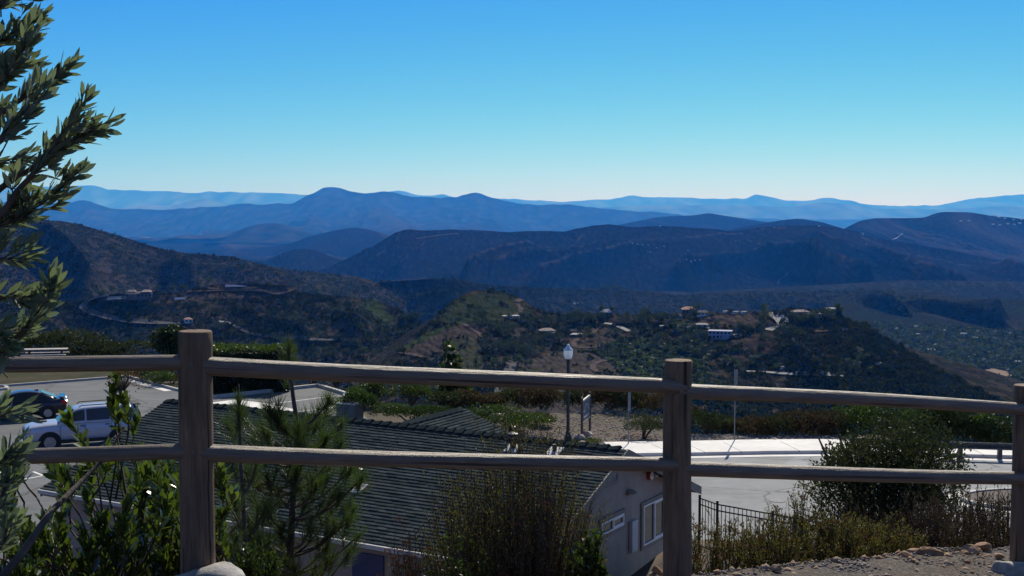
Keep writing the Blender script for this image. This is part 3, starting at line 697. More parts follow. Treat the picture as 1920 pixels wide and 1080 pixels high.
# walls: lap siding built as real overlapping boards on the gable, plain box behind
X0, X1, YN, YF = -16.75, -.42, -4.75, 4.75
b = MB()
prof = [(YN, -.4), (YF, -.4), (YF, rz_(YF)-.16), (0, RZ-.16), (YN, rz_(YN)-.16)]
v = [(X0, y, z) for y, z in prof]+[(X1, y, z) for y, z in prof]
b.add(v, [(0, 1, 2, 3, 4), (9, 8, 7, 6, 5)]+[(i, 5+i, 5+(i+1) % 5, (i+1) % 5) for i in range(5)])
lap = .17; z = -.3
while z < RZ-.3:
    yl = YN if rz_(YN)-.17 > z+lap else -(RZ-.17-z-lap)/PIT; yh = -yl
    if yh < .15: break
    b.add([(X1+.001, yl, z), (X1+.026, yl, z), (X1+.008, yl, z+lap+.01), (X1+.001, yl, z+lap+.01), (X1+.001, yh, z), (X1+.026, yh, z), (X1+.008, yh, z+lap+.01), (X1+.001, yh, z+lap+.01)],
          [(0, 3, 2, 1), (4, 5, 6, 7), (1, 2, 6, 5), (0, 1, 5, 4), (2, 3, 7, 6)])
    zb = min(z+lap, rz_(YN)-.2)
    if z < rz_(YN)-.25:
        b.add([(X0, YN-.001, z), (X1, YN-.001, z), (X1, YN-.008, zb), (X0, YN-.008, zb), (X0, YN-.026, z), (X1, YN-.026, z)], [(4, 5, 2, 3), (0, 1, 5, 4)])
    z += lap
b.build('wall', m_side, house)
def tile_material():
    m, n, b = newmat('dark_roof_tile'); b.inputs['Roughness'].default_value = 1; b.inputs['Specular IOR Level'].default_value = .0
    a = N(n, 'ShaderNodeAttribute', attribute_name='tone')
    t = tex(n, 14, 5, .7); c = ramp(n, a.outputs['Fac'], [(0, (.030, .040, .044)), (.5, (.048, .060, .064)), (1, (.070, .084, .088))]).outputs[0]
    c = mixc(n, 1.0, c, ramp(n, t.outputs[0], [(.3, (.75,)*3), (.7, (1.2,)*3)]).outputs[0], 'MULTIPLY')
    g = tex(n, .7, 5, .7); c = mixc(n, ramp(n, g.outputs[0], [(.5, (0,0,0)), (.72, (.45,.45,.45))]).outputs[0], c, (.07, .08, .078))
    n.links.new(c, b.inputs['Base Color']); return m
m_tile = tile_material()
def tiled_slope(x0, x1, ylow, yhigh, sgn, parent, name='roof', T=None, courses=38, tw=.30, clip=None):
    """slope falling from y=yhigh (ridge) to ylow; each tile a real slab with a butt edge"""
    v = []; f = []; tone = []; rr = np.random.default_rng(3+int(abs(ylow)*10))
    n = courses; L = (ylow-yhigh)/n
    ang = math.atan(PIT)
    for i in range(n):
        ya, yb = yhigh+L*i, yhigh+L*(i+1)+L*.12
        nx = int(round((x1-x0)/tw)); off = (i % 2)*.5
        rj = rr.normal()*.3
        for k in range(-1, nx+1):
            xa = max(x0, x0+(k+off)*tw); xb = min(x1, x0+(k+1+off)*tw)
            if xb-xa < .03: continue
            if clip and clip((xa+xb)/2, (ya+yb)/2): continue
            jz = rr.normal()*.004; g_ = .008
            za = rz_(ya)+.005+jz*.3; zb = rz_(yb)+.034+jz
            if abs(yhigh) > 1e9: pass
            B = len(v)
            v += [(xa+g_/2, ya, za), (xb-g_/2, ya, za), (xb-g_/2, yb, zb), (xa+g_/2, yb, zb), (xa+g_/2, yb+L*.02, zb-.055), (xb-g_/2, yb+L*.02, zb-.037)]
            f += [(B, B+3, B+2, B+1), (B+3, B+4, B+5, B+2)] if sgn < 0 else [(B, B+1, B+2, B+3), (B+3, B+2, B+5, B+4)]
            tt = np.clip(.5+rj*.35+rr.normal()*.22, 0, 1); tone += [tt]*6
    if T is not None: v = [tuple(T @ Vector(p)) for p in v]
    return v, f, tone
V = []; Fc = []; TN = []
def acc(r):
    v, f, t = r; b0 = len(V); V.extend(v); Fc.extend([tuple(i+b0 for i in q) for q in f]); TN.extend(t)
acc(tiled_slope(-17.1, 0, -5.18, 0, -1, house))
acc(tiled_slope(-17.1, 0, 5.18, 0, 1, house))
# rear wing: its ridge runs back from the main ridge
WX = -7.57; WL = 3.67
Tw = Matrix.Translation((WX, 0, 0)) @ Matrix.Rotation(math.pi/2, 4, 'Z')      # local x -> house y
acc(tiled_slope(0, WL, -4.9, 0, -1, house, T=Tw, clip=lambda x, y: abs(y) > x+.25))
acc(tiled_slope(0, WL, 4.9, 0, 1, house, T=Tw, clip=lambda x, y: abs(y) > x+.25))
# deck under the tiles
b0 = len(V)
dk = [(-17.08, -5.15), (-.02, -5.15), (-.02, 0), (-17.08, 0)]; z_ = lambda y: rz_(y)-.03
V += [(x, y, z_(y)) for x, y in dk]+[(x, y, z_(y)-.1) for x, y in dk]; Fc += [(b0, b0+1, b0+2, b0+3), (b0+7, b0+6, b0+5, b0+4), (b0, b0+4, b0+5, b0+1), (b0+1, b0+5, b0+6, b0+2), (b0+3, b0+2, b0+6, b0+7), (b0, b0+3, b0+7, b0+4)]
TN += [.3]*8; b0 = len(V)
V += [(x, -y, z_(y)) for x, y in dk]+[(x, -y, z_(y)-.1) for x, y in dk]; Fc += [(b0+3, b0+2, b0+1, b0), (b0+4, b0+5, b0+6, b0+7), (b0, b0+1, b0+5, b0+4), (b0+1, b0+2, b0+6, b0+5), (b0+2, b0+3, b0+7, b0+6), (b0+3, b0, b0+4, b0+7)]
TN += [.3]*8; b0 = len(V)
V += [(WX, 0, RZ-.03), (WX, WL, RZ-.03), (WX-WL, WL, RZ-.03-WL*PIT), (WX+WL, WL, RZ-.03-WL*PIT)]; Fc += [(b0, b0+3, b0+1), (b0, b0+1, b0+2), (b0+1, b0+3, b0+2)]; TN += [.3]*4
roof = mesh_obj('roof', V, Fc, m_tile, house, attr={'tone': TN})
# ridge caps, barge boards, fascia, soffit
b = MB()
def caps(b, x0, x1, T=Matrix.Identity(4)):
    n = int((x1-x0)/.33)
    for k in range(n):
        xa = x0+k*.33; s = .052+.012*(k % 2)
        b.add([T @ Vector(p) for p in ((xa, -.16, RZ-.02), (xa, 0, RZ+s-.01), (xa, .16, RZ-.02), (xa+.36, -.17, RZ+.02), (xa+.36, 0, RZ+s+.05), (xa+.36, .17, RZ+.02), (xa+.36, 0, RZ-.02))],
              [(0, 3, 4, 1), (1, 4, 5, 2), (3, 6, 4), (4, 6, 5)])
caps(b, -17.1, -.05); caps(b, .1, WL, Tw)
b.build('ridge_cap', m_tile, roof)
b = MB()
for x in (-.03, -17.1):
    for s in (-1, 1):
        y0, y1 = 0, s*5.2; zt = lambda y: rz_(y)+.02
        pts = [(x, y0, zt(0)), (x, y1, zt(y1)), (x, y1, zt(y1)-.24), (x, y0, zt(0)-.24)]
        v = pts+[(p[0]+.045, p[1], p[2]) for p in pts]
        MB().add(v, [(0, 1, 2, 3), (7, 6, 5, 4), (0, 4, 5, 1), (1, 5, 6, 2), (2, 6, 7, 3)]).build('barge_board', m_trim, roof)
    pass
b = MB()
for s in (-1, 1): b.box(-17.05, -.05, min(s*5.19, s*5.16), max(s*5.19, s*5.16), rz_(5.18)-.19, rz_(5.18)+.012)
b.build('fascia', m_trim, roof)
m_gut = mat('pale_gutter_metal', (.42, .42, .42), (.5, .5, .5), scale=3, rough=.4)
gu = MB().box(-17.08, -.02, -5.30, -5.195, rz_(5.18)-.11, rz_(5.18)-.0).build('gutter', m_gut, roof)
# dark soffit
MB().box(-17, -.05, -5.15, -4.78, rz_(5.18)-.14, rz_(5.18)-.12).build('soffit', m_trim, roof)
def window(y0, y1, z0, z1, tr=.11, label=None, split=.52, plane='x'):
    X = X1+.03
    fr = MB(); fr.box(X, X+.04, y0, y1, z1-tr, z1); fr.box(X, X+.04, y0, y1, z0, z0+tr); fr.box(X, X+.04, y0, y0+tr, z0+tr, z1-tr); fr.box(X, X+.04, y1-tr, y1, z0+tr, z1-tr)
    fo = fr.build('window', m_trim, house)
    a0, a1, c0, c1 = y0+tr, y1-tr, z0+tr, z1-tr; s = .045; ym = a0+(a1-a0)*split
    w2 = MB(); w2.box(X+.0, X+.055, a0, a1, c1-s, c1); w2.box(X, X+.055, a0, a1, c0, c0+s); w2.box(X, X+.055, a0, a0+s, c0+s, c1-s); w2.box(X, X+.055, a1-s, a1, c0+s, c1-s); w2.box(X, X+.06, ym-s*.6, ym+s*.6, c0+s, c1-s)
    w2.box(X+.005, X+.045, ym+s*.6, a1-s, c1-s*2, c1-s); w2.box(X+.005, X+.045, ym+s*.6, a1-s, c0+s, c0+s*2)
    w2.build('sash', m_white, fo)
    MB().box(X-.005, X+.012, a0+s*.5, a1-s*.5, c0+s*.5, c1-s*.5).build('pane', m_dglass, fo)
window(-.99, .60, 2.15, 2.70); window(1.67, 3.35, 1.25, 2.62)
cur = MB(); 
for k in range(9): cur.box(X1+.018, X1+.024, 2.62+k*.065, 2.66+k*.065, 1.6, 2.45)
b = MB(); b.box(X1+.03, X1+.07, -.58, .16, 3.50, 3.60); b.box(X1+.03, X1+.07, -.58, -.48, 3.60, 4.05); b.box(X1+.03, X1+.07, .06, .16, 3.60, 4.05)
vt = b.build('gable_vent', m_trim, house)
b = MB()
for k in range(7): b.add([(X1+.03, -.48, 3.62+k*.06), (X1+.06, -.48, 3.60+k*.06), (X1+.06, .06, 3.60+k*.06), (X1+.03, .06, 3.66+k*.06), (X1+.03, -.48, 3.66+k*.06)], [(0, 1, 2, 3, 4)])
b.build('louvre', m_side, vt)
m_panel = mat('grey_enamel', (.36, .38, .42), (.42, .44, .48), scale=5, rough=.5)
MB().bbox(X1+.03, X1+.14, .90, 1.27, 1.38, 2.26, .01).build('electric_panel', m_panel, house)
Mx = Matrix.Translation((X1+.02, 2.19, 3.32)) @ Matrix.Rotation(math.pi/2, 4, 'Y')
m_red = mat('red_enamel', (.30, .03, .02), rough=.4)
def lathe_T(prof, T, n=20):
    t = MB().lathe(prof, n=n); t.v = [tuple(T @ Vector(p)) for p in t.v]; return t
bell = lathe_T([(.0, 0), (.13, 0), (.14, .03), (.14, .10), (.125, .115), (.0, .115)], Mx).build('alarm_bell', m_red, house, smooth=False)
lathe_T([(.0, .117), (.115, .117), (.10, .135), (.03, .14), (.0, .14)], Mx).build('bell_dome', m_white, bell)
lathe_T([(0, 0), (.02, .015), (.02, .15), (0, .16)], Mx).build('bell_bolt', m_red, bell)
lathe_T([(0, 0), (.07, 0), (.085, .08), (.06, .14), (0, .15)], Matrix.Translation((X1+.02, 2.52, 3.27)) @ Matrix.Rotation(math.pi/2, 4, 'Y')).build('wall_lamp', m_steel, house)
b = MB(); b.bbox(X1+.02, X1+.10, .74, .94, 3.02, 3.16, .008); b.add([(X1+.1, .72, 3.14), (X1+.24, .72, 3.06), (X1+.24, .96, 3.06), (X1+.1, .96, 3.14), (X1+.1, .72, 3.17), (X1+.25, .72, 3.09), (X1+.25, .96, 3.09), (X1+.1, .96, 3.17)], [(0, 3, 2, 1), (4, 5, 6, 7), (0, 1, 5, 4), (1, 2, 6, 5), (2, 3, 7, 6), (3, 0, 4, 7)])
b.build('vent_hood', m_trim, house)
# near wall: door and window under the eave
b = MB(); b.box(-5.6, -4.6, YN-.07, YN-.03, .0, 2.05); b.build('door', mat('blue_door_paint', (.03, .04, .11), (.05, .06, .15), scale=3, rough=.5), house)
b = MB(); b.box(-9.0, -7.4, YN-.07, YN-.03, .9, 2.0); wo = b.build('window', m_trim, house); MB().box(-8.9, -7.5, YN-.085, YN-.072, 1.0, 1.9).build('pane', m_dglass, wo)
# roof pipes with flashing, placed on the near slope under their photo pixels
Hm = Matrix.Translation(HR) @ Matrix.Rotation(HA, 4, 'Z'); Hi = Hm.inverted()
def on_roof(px, py):
    r = Vector(ray(px, py)); o = Hi @ Vector((0, 0, 0)); d = (Hi.to_3x3() @ r)
    # plane z = RZ + PIT*y  (y<0)
    t = (RZ+PIT*o.y-o.z)/(d.z-PIT*d.y); return o+d*t
def roof_pipe(px, py, h, r, cap=True):
    p = on_roof(px, py)
    fl = MB().bbox(-.2, .2, -.22, .22, -.02, .05, .01, M=Matrix.Translation(p) @ Matrix.Rotation(math.atan(PIT), 4, 'X')).build('flashing', m_pipe, roof)
    b = MB().lathe([(r, -.05), (r, h), (r*1.02, h)], p, 12)
    if cap: b.lathe([(r*.4, h+.02), (r*1.9, h+.04), (r*1.7, h+.14), (r*.5, h+.18)], p, 14)
    b.build('roof_vent', m_black, roof)
roof_pipe(672, 917, .42, .075); roof_pipe(962, 842, .30, .09); roof_pipe(1040, 848, .22, .06, False)

# ================================================================ IRON FENCE
fi = empty('iron_fence', (*P(1312, 1020, 33)[:2], -9.2), label='black iron picket fence at the edge of the road above the house', cat='fence')
a = Vector(P(1312, 940, 33)); bb = Vector(P(1345, 951, 32.3)); c = Vector(P(1560, 986, 30.2)); e = Vector(P(1800, 1010, 28.5))
path = [a, bb, c, e]; zt = -7.63; FL = fi.location.copy()
def fseg(p, q, name_parts=True):
    p = Vector((p.x, p.y, 0)); q = Vector((q.x, q.y, 0)); L = (q-p).length; n = int(L/.115); d = (q-p)/n
    for zr in (zt, zt-.16, zt-1.25): MB().tube([p+Vector((0, 0, zr))-FL, q+Vector((0, 0, zr))-FL], .018, 4).build('rail', m_black, fi)
    b = MB()
    for k in range(1, n): x = p+d*k-FL; b.box(x.x-.009, x.x+.009, x.y-.009, x.y+.009, zt-1.32-FL.z, zt-.0-FL.z)
    b.build('picket_panel', m_black, fi)
    MB().box(p.x-FL.x-.03, p.x-FL.x+.03, p.y-FL.y-.03, p.y-FL.y+.03, zt-1.6-FL.z, zt+.1-FL.z).build('fence_post', m_black, fi)
fseg(path[0], path[1]); m1 = path[1].lerp(path[2], .5); fseg(path[1], m1); fseg(m1, path[2]); fseg(path[2], path[3])

# ================================================================ STREET FURNITURE
L_ = Pz(1065, 832, LOT); lamp = empty('street_lamp', L_, label='dark post lamp with clear acorn glass globe behind the house ridge', cat='street lamp')
H = 4.62; m_pole = mat('dark_green_black_paint', (.010, .016, .016), (.018, .026, .025), scale=6, rough=.45)
MB().lathe([(.0, 0), (.20, 0), (.20, .06), (.17, .10), (.165, .38), (.12, .45), (.10, .55), (.078, .7), (.070, 3.70), (.085, 3.74), (.085, 3.80), (.06, 3.84), (.10, 3.90), (.13, 3.94), (.0, 3.94)], n=18).build('pole', m_pole, lamp, smooth=False)
m_globe, _n, _b = newmat('prismatic_glass'); _b.inputs['Base Color'].default_value = (.9, .95, 1, 1); _b.inputs['Roughness'].default_value = .16; _b.inputs['Transmission Weight'].default_value = .2
_t = _n.nodes.new('ShaderNodeBsdfTranslucent'); _t.inputs[0].default_value = (.85, .93, 1, 1); _m = _n.nodes.new('ShaderNodeMixShader'); _m.inputs[0].default_value = .6; _n.links.new(_b.outputs[0], _m.inputs[1]); _n.links.new(_t.outputs[0], _m.inputs[2]); _n.links.new(_m.outputs[0], _n.nodes['Material Output'].inputs[0])
gl = MB().lathe([(.12, 3.945), (.17, 4.0), (.205, 4.12), (.218, 4.27), (.20, 4.34), (.0, 4.345)], n=24).build('globe', m_globe, lamp, smooth=True)
MB().lathe([(.225, 4.345), (.225, 4.37), (.17, 4.42), (.10, 4.50), (.075, 4.54), (.07, 4.58), (.045, 4.62), (.0, 4.63)], n=20).build('globe_cap', mat('bright_lamp_cap', (.62, .68, .74), (.74, .8, .86), scale=9, rough=.22, metal=.5), lamp, smooth=True)
MB().lathe([(.05, 3.95), (.05, 4.15), (.0, 4.17)], n=10).build('bulb', m_white, lamp)

sa, sb_ = Pz(1091, 822, LOT), Pz(1106, 808, LOT); ang = math.atan2(sb_.y-sa.y, sb_.x-sa.x); SL = (sb_-sa).length
sg = empty('entrance_sign', sa, ang, 'framed notice board on two brown posts beside the street lamp', 'sign')
m_sp = mat('brown_post_paint', (.08, .05, .035), (.13, .085, .06), scale=6, rough=.8)
for x in (0, SL): MB().bbox(x-.05, x+.05, -.05, .05, -.1, 1.92, .006).build('post', m_sp, sg)
bd = MB().box(.052, SL-.052, -.02, .02, .76, 1.72).build('board', mat('slate_board', (.11, .13, .16), (.15, .17, .20), scale=3, rough=.7), sg)
b = MB(); b.box(.052, SL-.052, -.04, .04, 1.72, 1.80); b.box(.052, SL-.052, -.032, .032, .70, .76); b.build('frame', mat('cream_frame', (.52, .48, .36), (.6, .56, .44), scale=4, rough=.6), sg)
b = MB(); b.box(.35, SL-.4, -.028, -.021, .88, .96); b.box(.3, .6, -.028, -.021, 1.18, 1.26)
for k in range(7):
    q = math.pi*k/6; x = SL/2-.45*math.cos(q); z = 1.24+.24*math.sin(q); b.box(x-.06, x+.06, -.028, -.021, z-.045, z+.045)
b.build('lettering', mat('cream_letters', (.6, .55, .42), rough=.6), bd)
b = MB(); b.tube([(.05, 0, 1.9), (.25, 0, 2.1), (.5, 0, 2.0)], .012, 5); b.tube([(.0, 0, 1.92), (.12, .0, 1.96)], .03, 5); b.build('bracket', m_steel, sg)
m_sgrey = mat('dull_zinc', (.10, .12, .14), (.17, .19, .21), scale=6, rough=.7)
def sign_pole(px, by, y0, y1, ang, label, w_=.32):
    p = Pz(px, by, LOT); t = empty('sign_post', p, 0, label, 'sign')
    zt = P(px, y0, p.y).z-LOT; zb = P(px, y1, p.y).z-LOT
    MB().tube([(0, 0, -.1), (0, 0, zt)], .026, 8).build('pole', m_sgrey, t)
    M_ = Matrix.Rotation(ang, 4, 'Z')
    MB().bbox(-w_/2, w_/2, -.045, -.03, zb, zt+.02, .004, M=M_).build('plate', m_sgrey, t)
sign_pole(1178, 838, 716, 770, rad(62), 'thin steel pole with narrow plate beside a round shrub')
sign_pole(1377, 832, 694, 722, rad(55), 'tall steel sign pole casting its shadow across the sidewalk', .36)
# transformer box and bollard
u = empty('utility_box', Pz(656, 791, LOT), rad(-25), 'grey green utility cabinet on a concrete pad behind the roof', 'utility cabinet')
m_ug = mat('utility_green', (.085, .105, .10), (.12, .14, .135), scale=4, rough=.6, bump=.1)
MB().bbox(-.55, .55, -.45, .45, .1, .93, .03).build('cabinet', m_ug, u)
MB().bbox(-.57, .57, -.47, .47, .932, .99, .02).build('lid', mat('mottled_lid', (.16, .19, .18), (.5, .52, .5), scale=16, rough=.6), u)
MB().bbox(-.8, .8, -.7, .7, -.05, .098, .01).build('pad', m_curb, u)
MB().box(-.02, .02, -.46, -.452, .3, .8).build('handle', m_black, u)
bo = empty('bollard', Pz(645.5, 761, LOT), 0, 'white painted bollard at the lot corner by the utility cabinet', 'bollard')
MB().lathe([(.0, -.1), (.085, -.1), (.085, .66), (.07, .70), (.0, .71)], n=14).build('post', m_white, bo, smooth=True)
MB().lathe([(.088, .5), (.089, .5), (.089, .58), (.088, .58)], n=14).build('band', m_steel, bo)
# picnic table
pt = empty('picnic_table', P(86, 694, 90.5), rad(10), 'pale picnic table with benches at the far edge of the lot', 'picnic table')
pt.location.z = LOT
m_pt = mat('pale_boards', (.36, .32, .29), (.46, .42, .38), scale=4, rough=.7)
b = MB()
for k in range(5): b.box(-1.5, 1.5, -.42+k*.17, -.26+k*.17, .78, .83)
b.build('tabletop', m_pt, pt)
for s in (-1, 1):
    MB().box(-1.5, 1.5, s*.78-.14, s*.78+.14, .44, .49).build('bench', m_pt, pt)
    MB().tube([(s*1.1, -.8, 0), (s*1.1, 0, .76)], .045, 6).tube([(s*1.1, .8, 0), (s*1.1, 0.02, .755)], .044, 6).build('leg', m_sp, pt)
# ================================================================ CARS
def paint(name, c, metal=.4, rough=.3):
    m, n, b = newmat(name); b.inputs['Base Color'].default_value = (*c, 1); b.inputs['Metallic'].default_value = metal
    b.inputs['Roughness'].default_value = rough; b.inputs['Coat Weight'].default_value = .6; b.inputs['Coat Roughness'].default_value = .08
    t = tex(n, 9, 5, .7); r = ramp(n, t.outputs[0], [(.3, tuple(x*.86 for x in c)), (.7, c)]); n.links.new(r.outputs[0], b.inputs['Base Color'])
    return m
m_tyre = mat('tyre_rubber', (.012, .012, .012), (.022, .022, .022), scale=12, rough=.85)
m_rim = mat('alloy', (.35, .36, .38), (.42, .43, .45), scale=9, rough=.35, metal=.7)
m_tglass, _n, _b = newmat('tinted_car_glass'); _b.inputs['Base Color'].default_value = (.008, .01, .013, 1); _b.inputs['Roughness'].default_value = .05; _b.inputs['Specular IOR Level'].default_value = .7
m_wglass, _n, _b = newmat('windscreen_glass'); _b.inputs['Base Color'].default_value = (.05, .065, .075, 1); _b.inputs['Roughness'].default_value = .07; _b.inputs['Specular IOR Level'].default_value = .9
m_plastic = mat('black_plastic', (.015, .015, .016), (.025, .025, .026), scale=15, rough=.7)
m_tail, _n, _b = newmat('red_lens'); _b.inputs['Base Color'].default_value = (.45, .01, .012, 1); _b.inputs['Roughness'].default_value = .15
m_head, _n, _b = newmat('headlamp_lens'); _b.inputs['Base Color'].default_value = (.35, .37, .4, 1); _b.inputs['Roughness'].default_value = .12; _b.inputs['Metallic'].default_value = .5
def car(name, label, loc, rz, body, cab, W, wheels, wr, pm, wins, glass, extras):
    c = empty(name, loc, rz, label, 'car')
    # lower body: stations (x, zlow, zshoulder, halfwidth, crown)
    def loft(st, ringf, nm, m, close=True):
        rings = [ringf(*s) for s in st]; k = len(rings[0]); v = [p for r in rings for p in r]
        f = [(i*k+j, (i+1)*k+j, (i+1)*k+(j+1) % k, i*k+(j+1) % k) for i in range(len(st)-1) for j in range(k)]
        f += [tuple(range(k)), tuple(range(len(v)-1, len(v)-k-1, -1))]
        o = mesh_obj(nm, v, f, m, c, smooth=True)
        md = o.modifiers.new('sub', 'SUBSURF'); md.levels = 1; md.render_levels = 2
        return o
    def rb(x, zl, zs, w_, cr):
        h = zs-zl; half = [(w_*.86, zl), (w_*.97, zl+h*.12), (w_, zl+h*.45), (w_*.985, zl+h*.78), (w_*.90, zs-.01), (w_*.6, zs+cr*.7), (w_*.2, zs+cr)]
        return [(x, y, z) for y, z in half]+[(x, -y, z) for y, z in half[::-1]]
    bo = loft(body, rb, 'body', pm)
    def rc(x, zb, zr, wb, wr_):
        half = [(wb, zb-.10), (wb, zb), (wb+(wr_-wb)*.5, zb+(zr-zb)*.52), (wr_+.01, zb+(zr-zb)*.9), (wr_*.9, zr), (wr_*.4, zr+.025)]
        return [(x, y, z) for y, z in half]+[(x, -y, z) for y, z in half[::-1]]
    loft(cab, rc, 'cabin', pm)
    xs = [s[0] for s in cab]; I = lambda x, j: float(np.interp(-x, [-a for a in xs], [s[j] for s in cab]))
    for x0, x1, lo, hi in wins:
        for s in (1, -1):
            top, bot = [], []
            for t in np.linspace(0, 1, 7):
                x = x0+(x1-x0)*t; zb, zr, wb, wr_ = (I(x, j) for j in (1, 2, 3, 4))
                for fr, L in ((lo, bot), (hi, top)):
                    y = np.interp(fr, [0, .52, .9], [wb, (wb+wr_)/2, wr_+.01])+.012
                    L.append((x, s*y, zb+(zr-zb)*fr))
            pl = bot+top[::-1]; cen = pl
            v = pl+[(p[0], p[1]-s*.03, p[2]) for p in pl]; n = len(pl)
            f = []
            for k in range(6): f.append((k, k+1, n-2-k, n-1-k) if s > 0 else (n-1-k, n-2-k, k+1, k))
            f += [(i, (i+1) % n, n+(i+1) % n, n+i) for i in range(n)]
            mesh_obj('side_window', v, f, m_tglass, c)
    for nm, (xa, za, wa), (xb, zb, wb), mm in glass:
        d = Vector((xb-xa, 0, zb-za)).normalized(); nn = Vector((-d.z, 0, d.x)); nn = nn if nn.z > 0 else -nn
        q = [Vector((xa, wa, za)), Vector((xa, -wa, za)), Vector((xb, -wb, zb)), Vector((xb, wb, zb))]
        mid = [Vector(((xa+xb)/2, (wa+wb)/2, (za+zb)/2)), ]
        v = [tuple(p+nn*.03) for p in q]+[tuple(p-nn*.03) for p in q]
        mesh_obj(nm, v, [(0, 1, 2, 3), (7, 6, 5, 4), (0, 4, 5, 1), (1, 5, 6, 2), (2, 6, 7, 3), (3, 7, 4, 0)], mm, c)
    R90 = Matrix.Rotation(math.pi/2, 4, 'X')
    for x in wheels:
        for s in (1, -1):
            yb = W/2
            T = Matrix.Translation((x, s*(yb-.03), wr)) @ Matrix.Rotation(-s*math.pi/2, 4, 'X')
            ar = lathe_T([(.0, -.05), (wr+.075, -.05), (wr+.075, .037), (0, .037)], T, 30); ar.build('wheel_arch', m_plastic, c)
            wh = lathe_T([(0, -.16), (wr*.9, -.16), (wr, -.12), (wr, .035), (wr*.93, .065), (wr*.66, .072), (wr*.62, .045), (0, .045)], T, 30).build('wheel', m_tyre, c)
            rm = MB(); rm.lathe([(wr*.56, .046), (wr*.63, .075), (wr*.60, .075), (wr*.53, .05)], n=30); rm.lathe([(0, .05), (wr*.13, .05), (wr*.12, .08), (0, .085)], n=12)
            for k in range(6):
                q = k*math.pi/3; M_ = Matrix.Rotation(q, 4, 'Z'); rm.box(wr*.1, wr*.58, -.035, .035, .05, .068, M_)
            rm.v = [tuple(T @ Vector(p)) for p in rm.v]; rm.build('rim', m_rim, wh)
    for e in extras:
        nm, m_, mb = e; mb.build(nm, m_, c)
    return c
suvb = [(2.38, .50, .86, .62, .03), (2.34, .38, .98, .80, .03), (2.1, .34, 1.06, .90, .04), (1.6, .34, 1.12, .94, .05), (.95, .34, 1.15, .95, .04), (0, .34, 1.13, .95, .02), (-1.2, .34, 1.15, .95, .02), (-2.0, .36, 1.17, .94, .02), (-2.32, .42, 1.16, .90, .02), (-2.40, .5, 1.10, .84, .01)]
suvc = [(1.08, 1.12, 1.15, .82, .74), (.88, 1.13, 1.30, .85, .72), (.38, 1.13, 1.70, .86, .68), (.1, 1.13, 1.77, .86, .68), (-.9, 1.14, 1.80, .86, .69), (-1.75, 1.15, 1.77, .86, .68), (-2.1, 1.16, 1.68, .85, .66), (-2.32, 1.16, 1.22, .83, .70)]
B = lambda: MB()
def scoop(): b = MB(); b.add([(1.75, -.16, 1.155), (1.75, .16, 1.155), (1.5, .18, 1.17), (1.5, -.18, 1.17), (1.73, -.14, 1.215), (1.73, .14, 1.215), (1.45, .15, 1.195), (1.45, -.15, 1.195)], [(4, 5, 6, 7), (0, 1, 5, 4), (1, 2, 6, 5), (3, 0, 4, 7)]); return b
ex = []
for s in (1, -1):
    ex += [('headlight', m_head, B().bbox(2.10, 2.37, min(s*.86, s*.52), max(s*.86, s*.52), .80, .95, .03)),
           ('taillight', m_tail, B().bbox(-2.43, -2.18, min(s*.93, s*.74), max(s*.93, s*.74), .92, 1.22, .03)),
           ('mirror', m_plastic, B().bbox(.62, .82, min(s*.93, s*1.12), max(s*.93, s*1.12), 1.14, 1.34, .04)),
           ('roof_rail', m_plastic, B().tube([(.2, s*.60, 1.77), (.1, s*.60, 1.84), (-1.6, s*.60, 1.86), (-1.75, s*.60, 1.80)], .022, 6)),
           ('door_handle', m_plastic, B().bbox(.0, .18, min(s*.945, s*.985), max(s*.945, s*.985), 1.0, 1.035, .008)),
           ('door_handle', m_plastic, B().bbox(-1.0, -.82, min(s*.945, s*.985), max(s*.945, s*.985), 1.01, 1.045, .008)),
           ('rocker_panel', m_plastic, B().bbox(-1.0, .95, min(s*.90, s*.955), max(s*.90, s*.955), .30, .46, .02)),
           ('fog_light', m_plastic, B().bbox(2.18, 2.35, min(s*.55, s*.84), max(s*.55, s*.84), .52, .66, .03))]
ex += [('grille', m_plastic, B().bbox(2.28, 2.42, -.46, .46, .62, .93, .03)), ('hood_scoop', m_plastic, scoop()),
       ('bumper', m_plastic, B().bbox(2.1, 2.41, -.70, .70, .34, .50, .04)), ('bumper', m_plastic, B().bbox(-2.46, -2.2, -.80, .80, .42, .62, .04)),
       ('spoiler', m_plastic, B().bbox(-2.32, -1.98, -.60, .60, 1.74, 1.79, .015))]
for x in (.98, -.02, -1.08):
    for s in (1, -1): ex.append(('door_seam', m_plastic, B().box(x-.006, x+.006, min(s*.93, s*.957), max(s*.93, s*.957), .5, 1.08)))
fw = Pz(100, 847, LOT); rw = Pz(219, 838.5, LOT); d = Vector((fw.x-rw.x, fw.y-rw.y, 0)).normalized(); ang = math.atan2(d.y, d.x)
lat = Vector((-d.y, d.x, 0))               # left of heading (towards the viewer)
mid = (fw+rw)/2; mid.z = 0
cpos = mid-lat*.93
suv = car('parked_suv', 'silver blue suv with black roof rails and hood scoop parked nose left', (cpos.x, cpos.y, LOT+.024), ang,
    suvb, suvc, 1.90, (1.40, -1.40), .385, paint('pale_blue_silver_paint', (.50, .54, .64), .25, .33),
    [(.72, -.02, .14, .84), (-.08, -1.02, .12, .86), (-1.22, -2.02, .14, .84)], [('windshield', (1.04, 1.165, .70), (.42, 1.70, .60), m_wglass), ('rear_window', (-2.31, 1.25, .66), (-2.12, 1.66, .60), m_tglass)], ex)
suv.scale = (1.07, 1.0, 1.05)
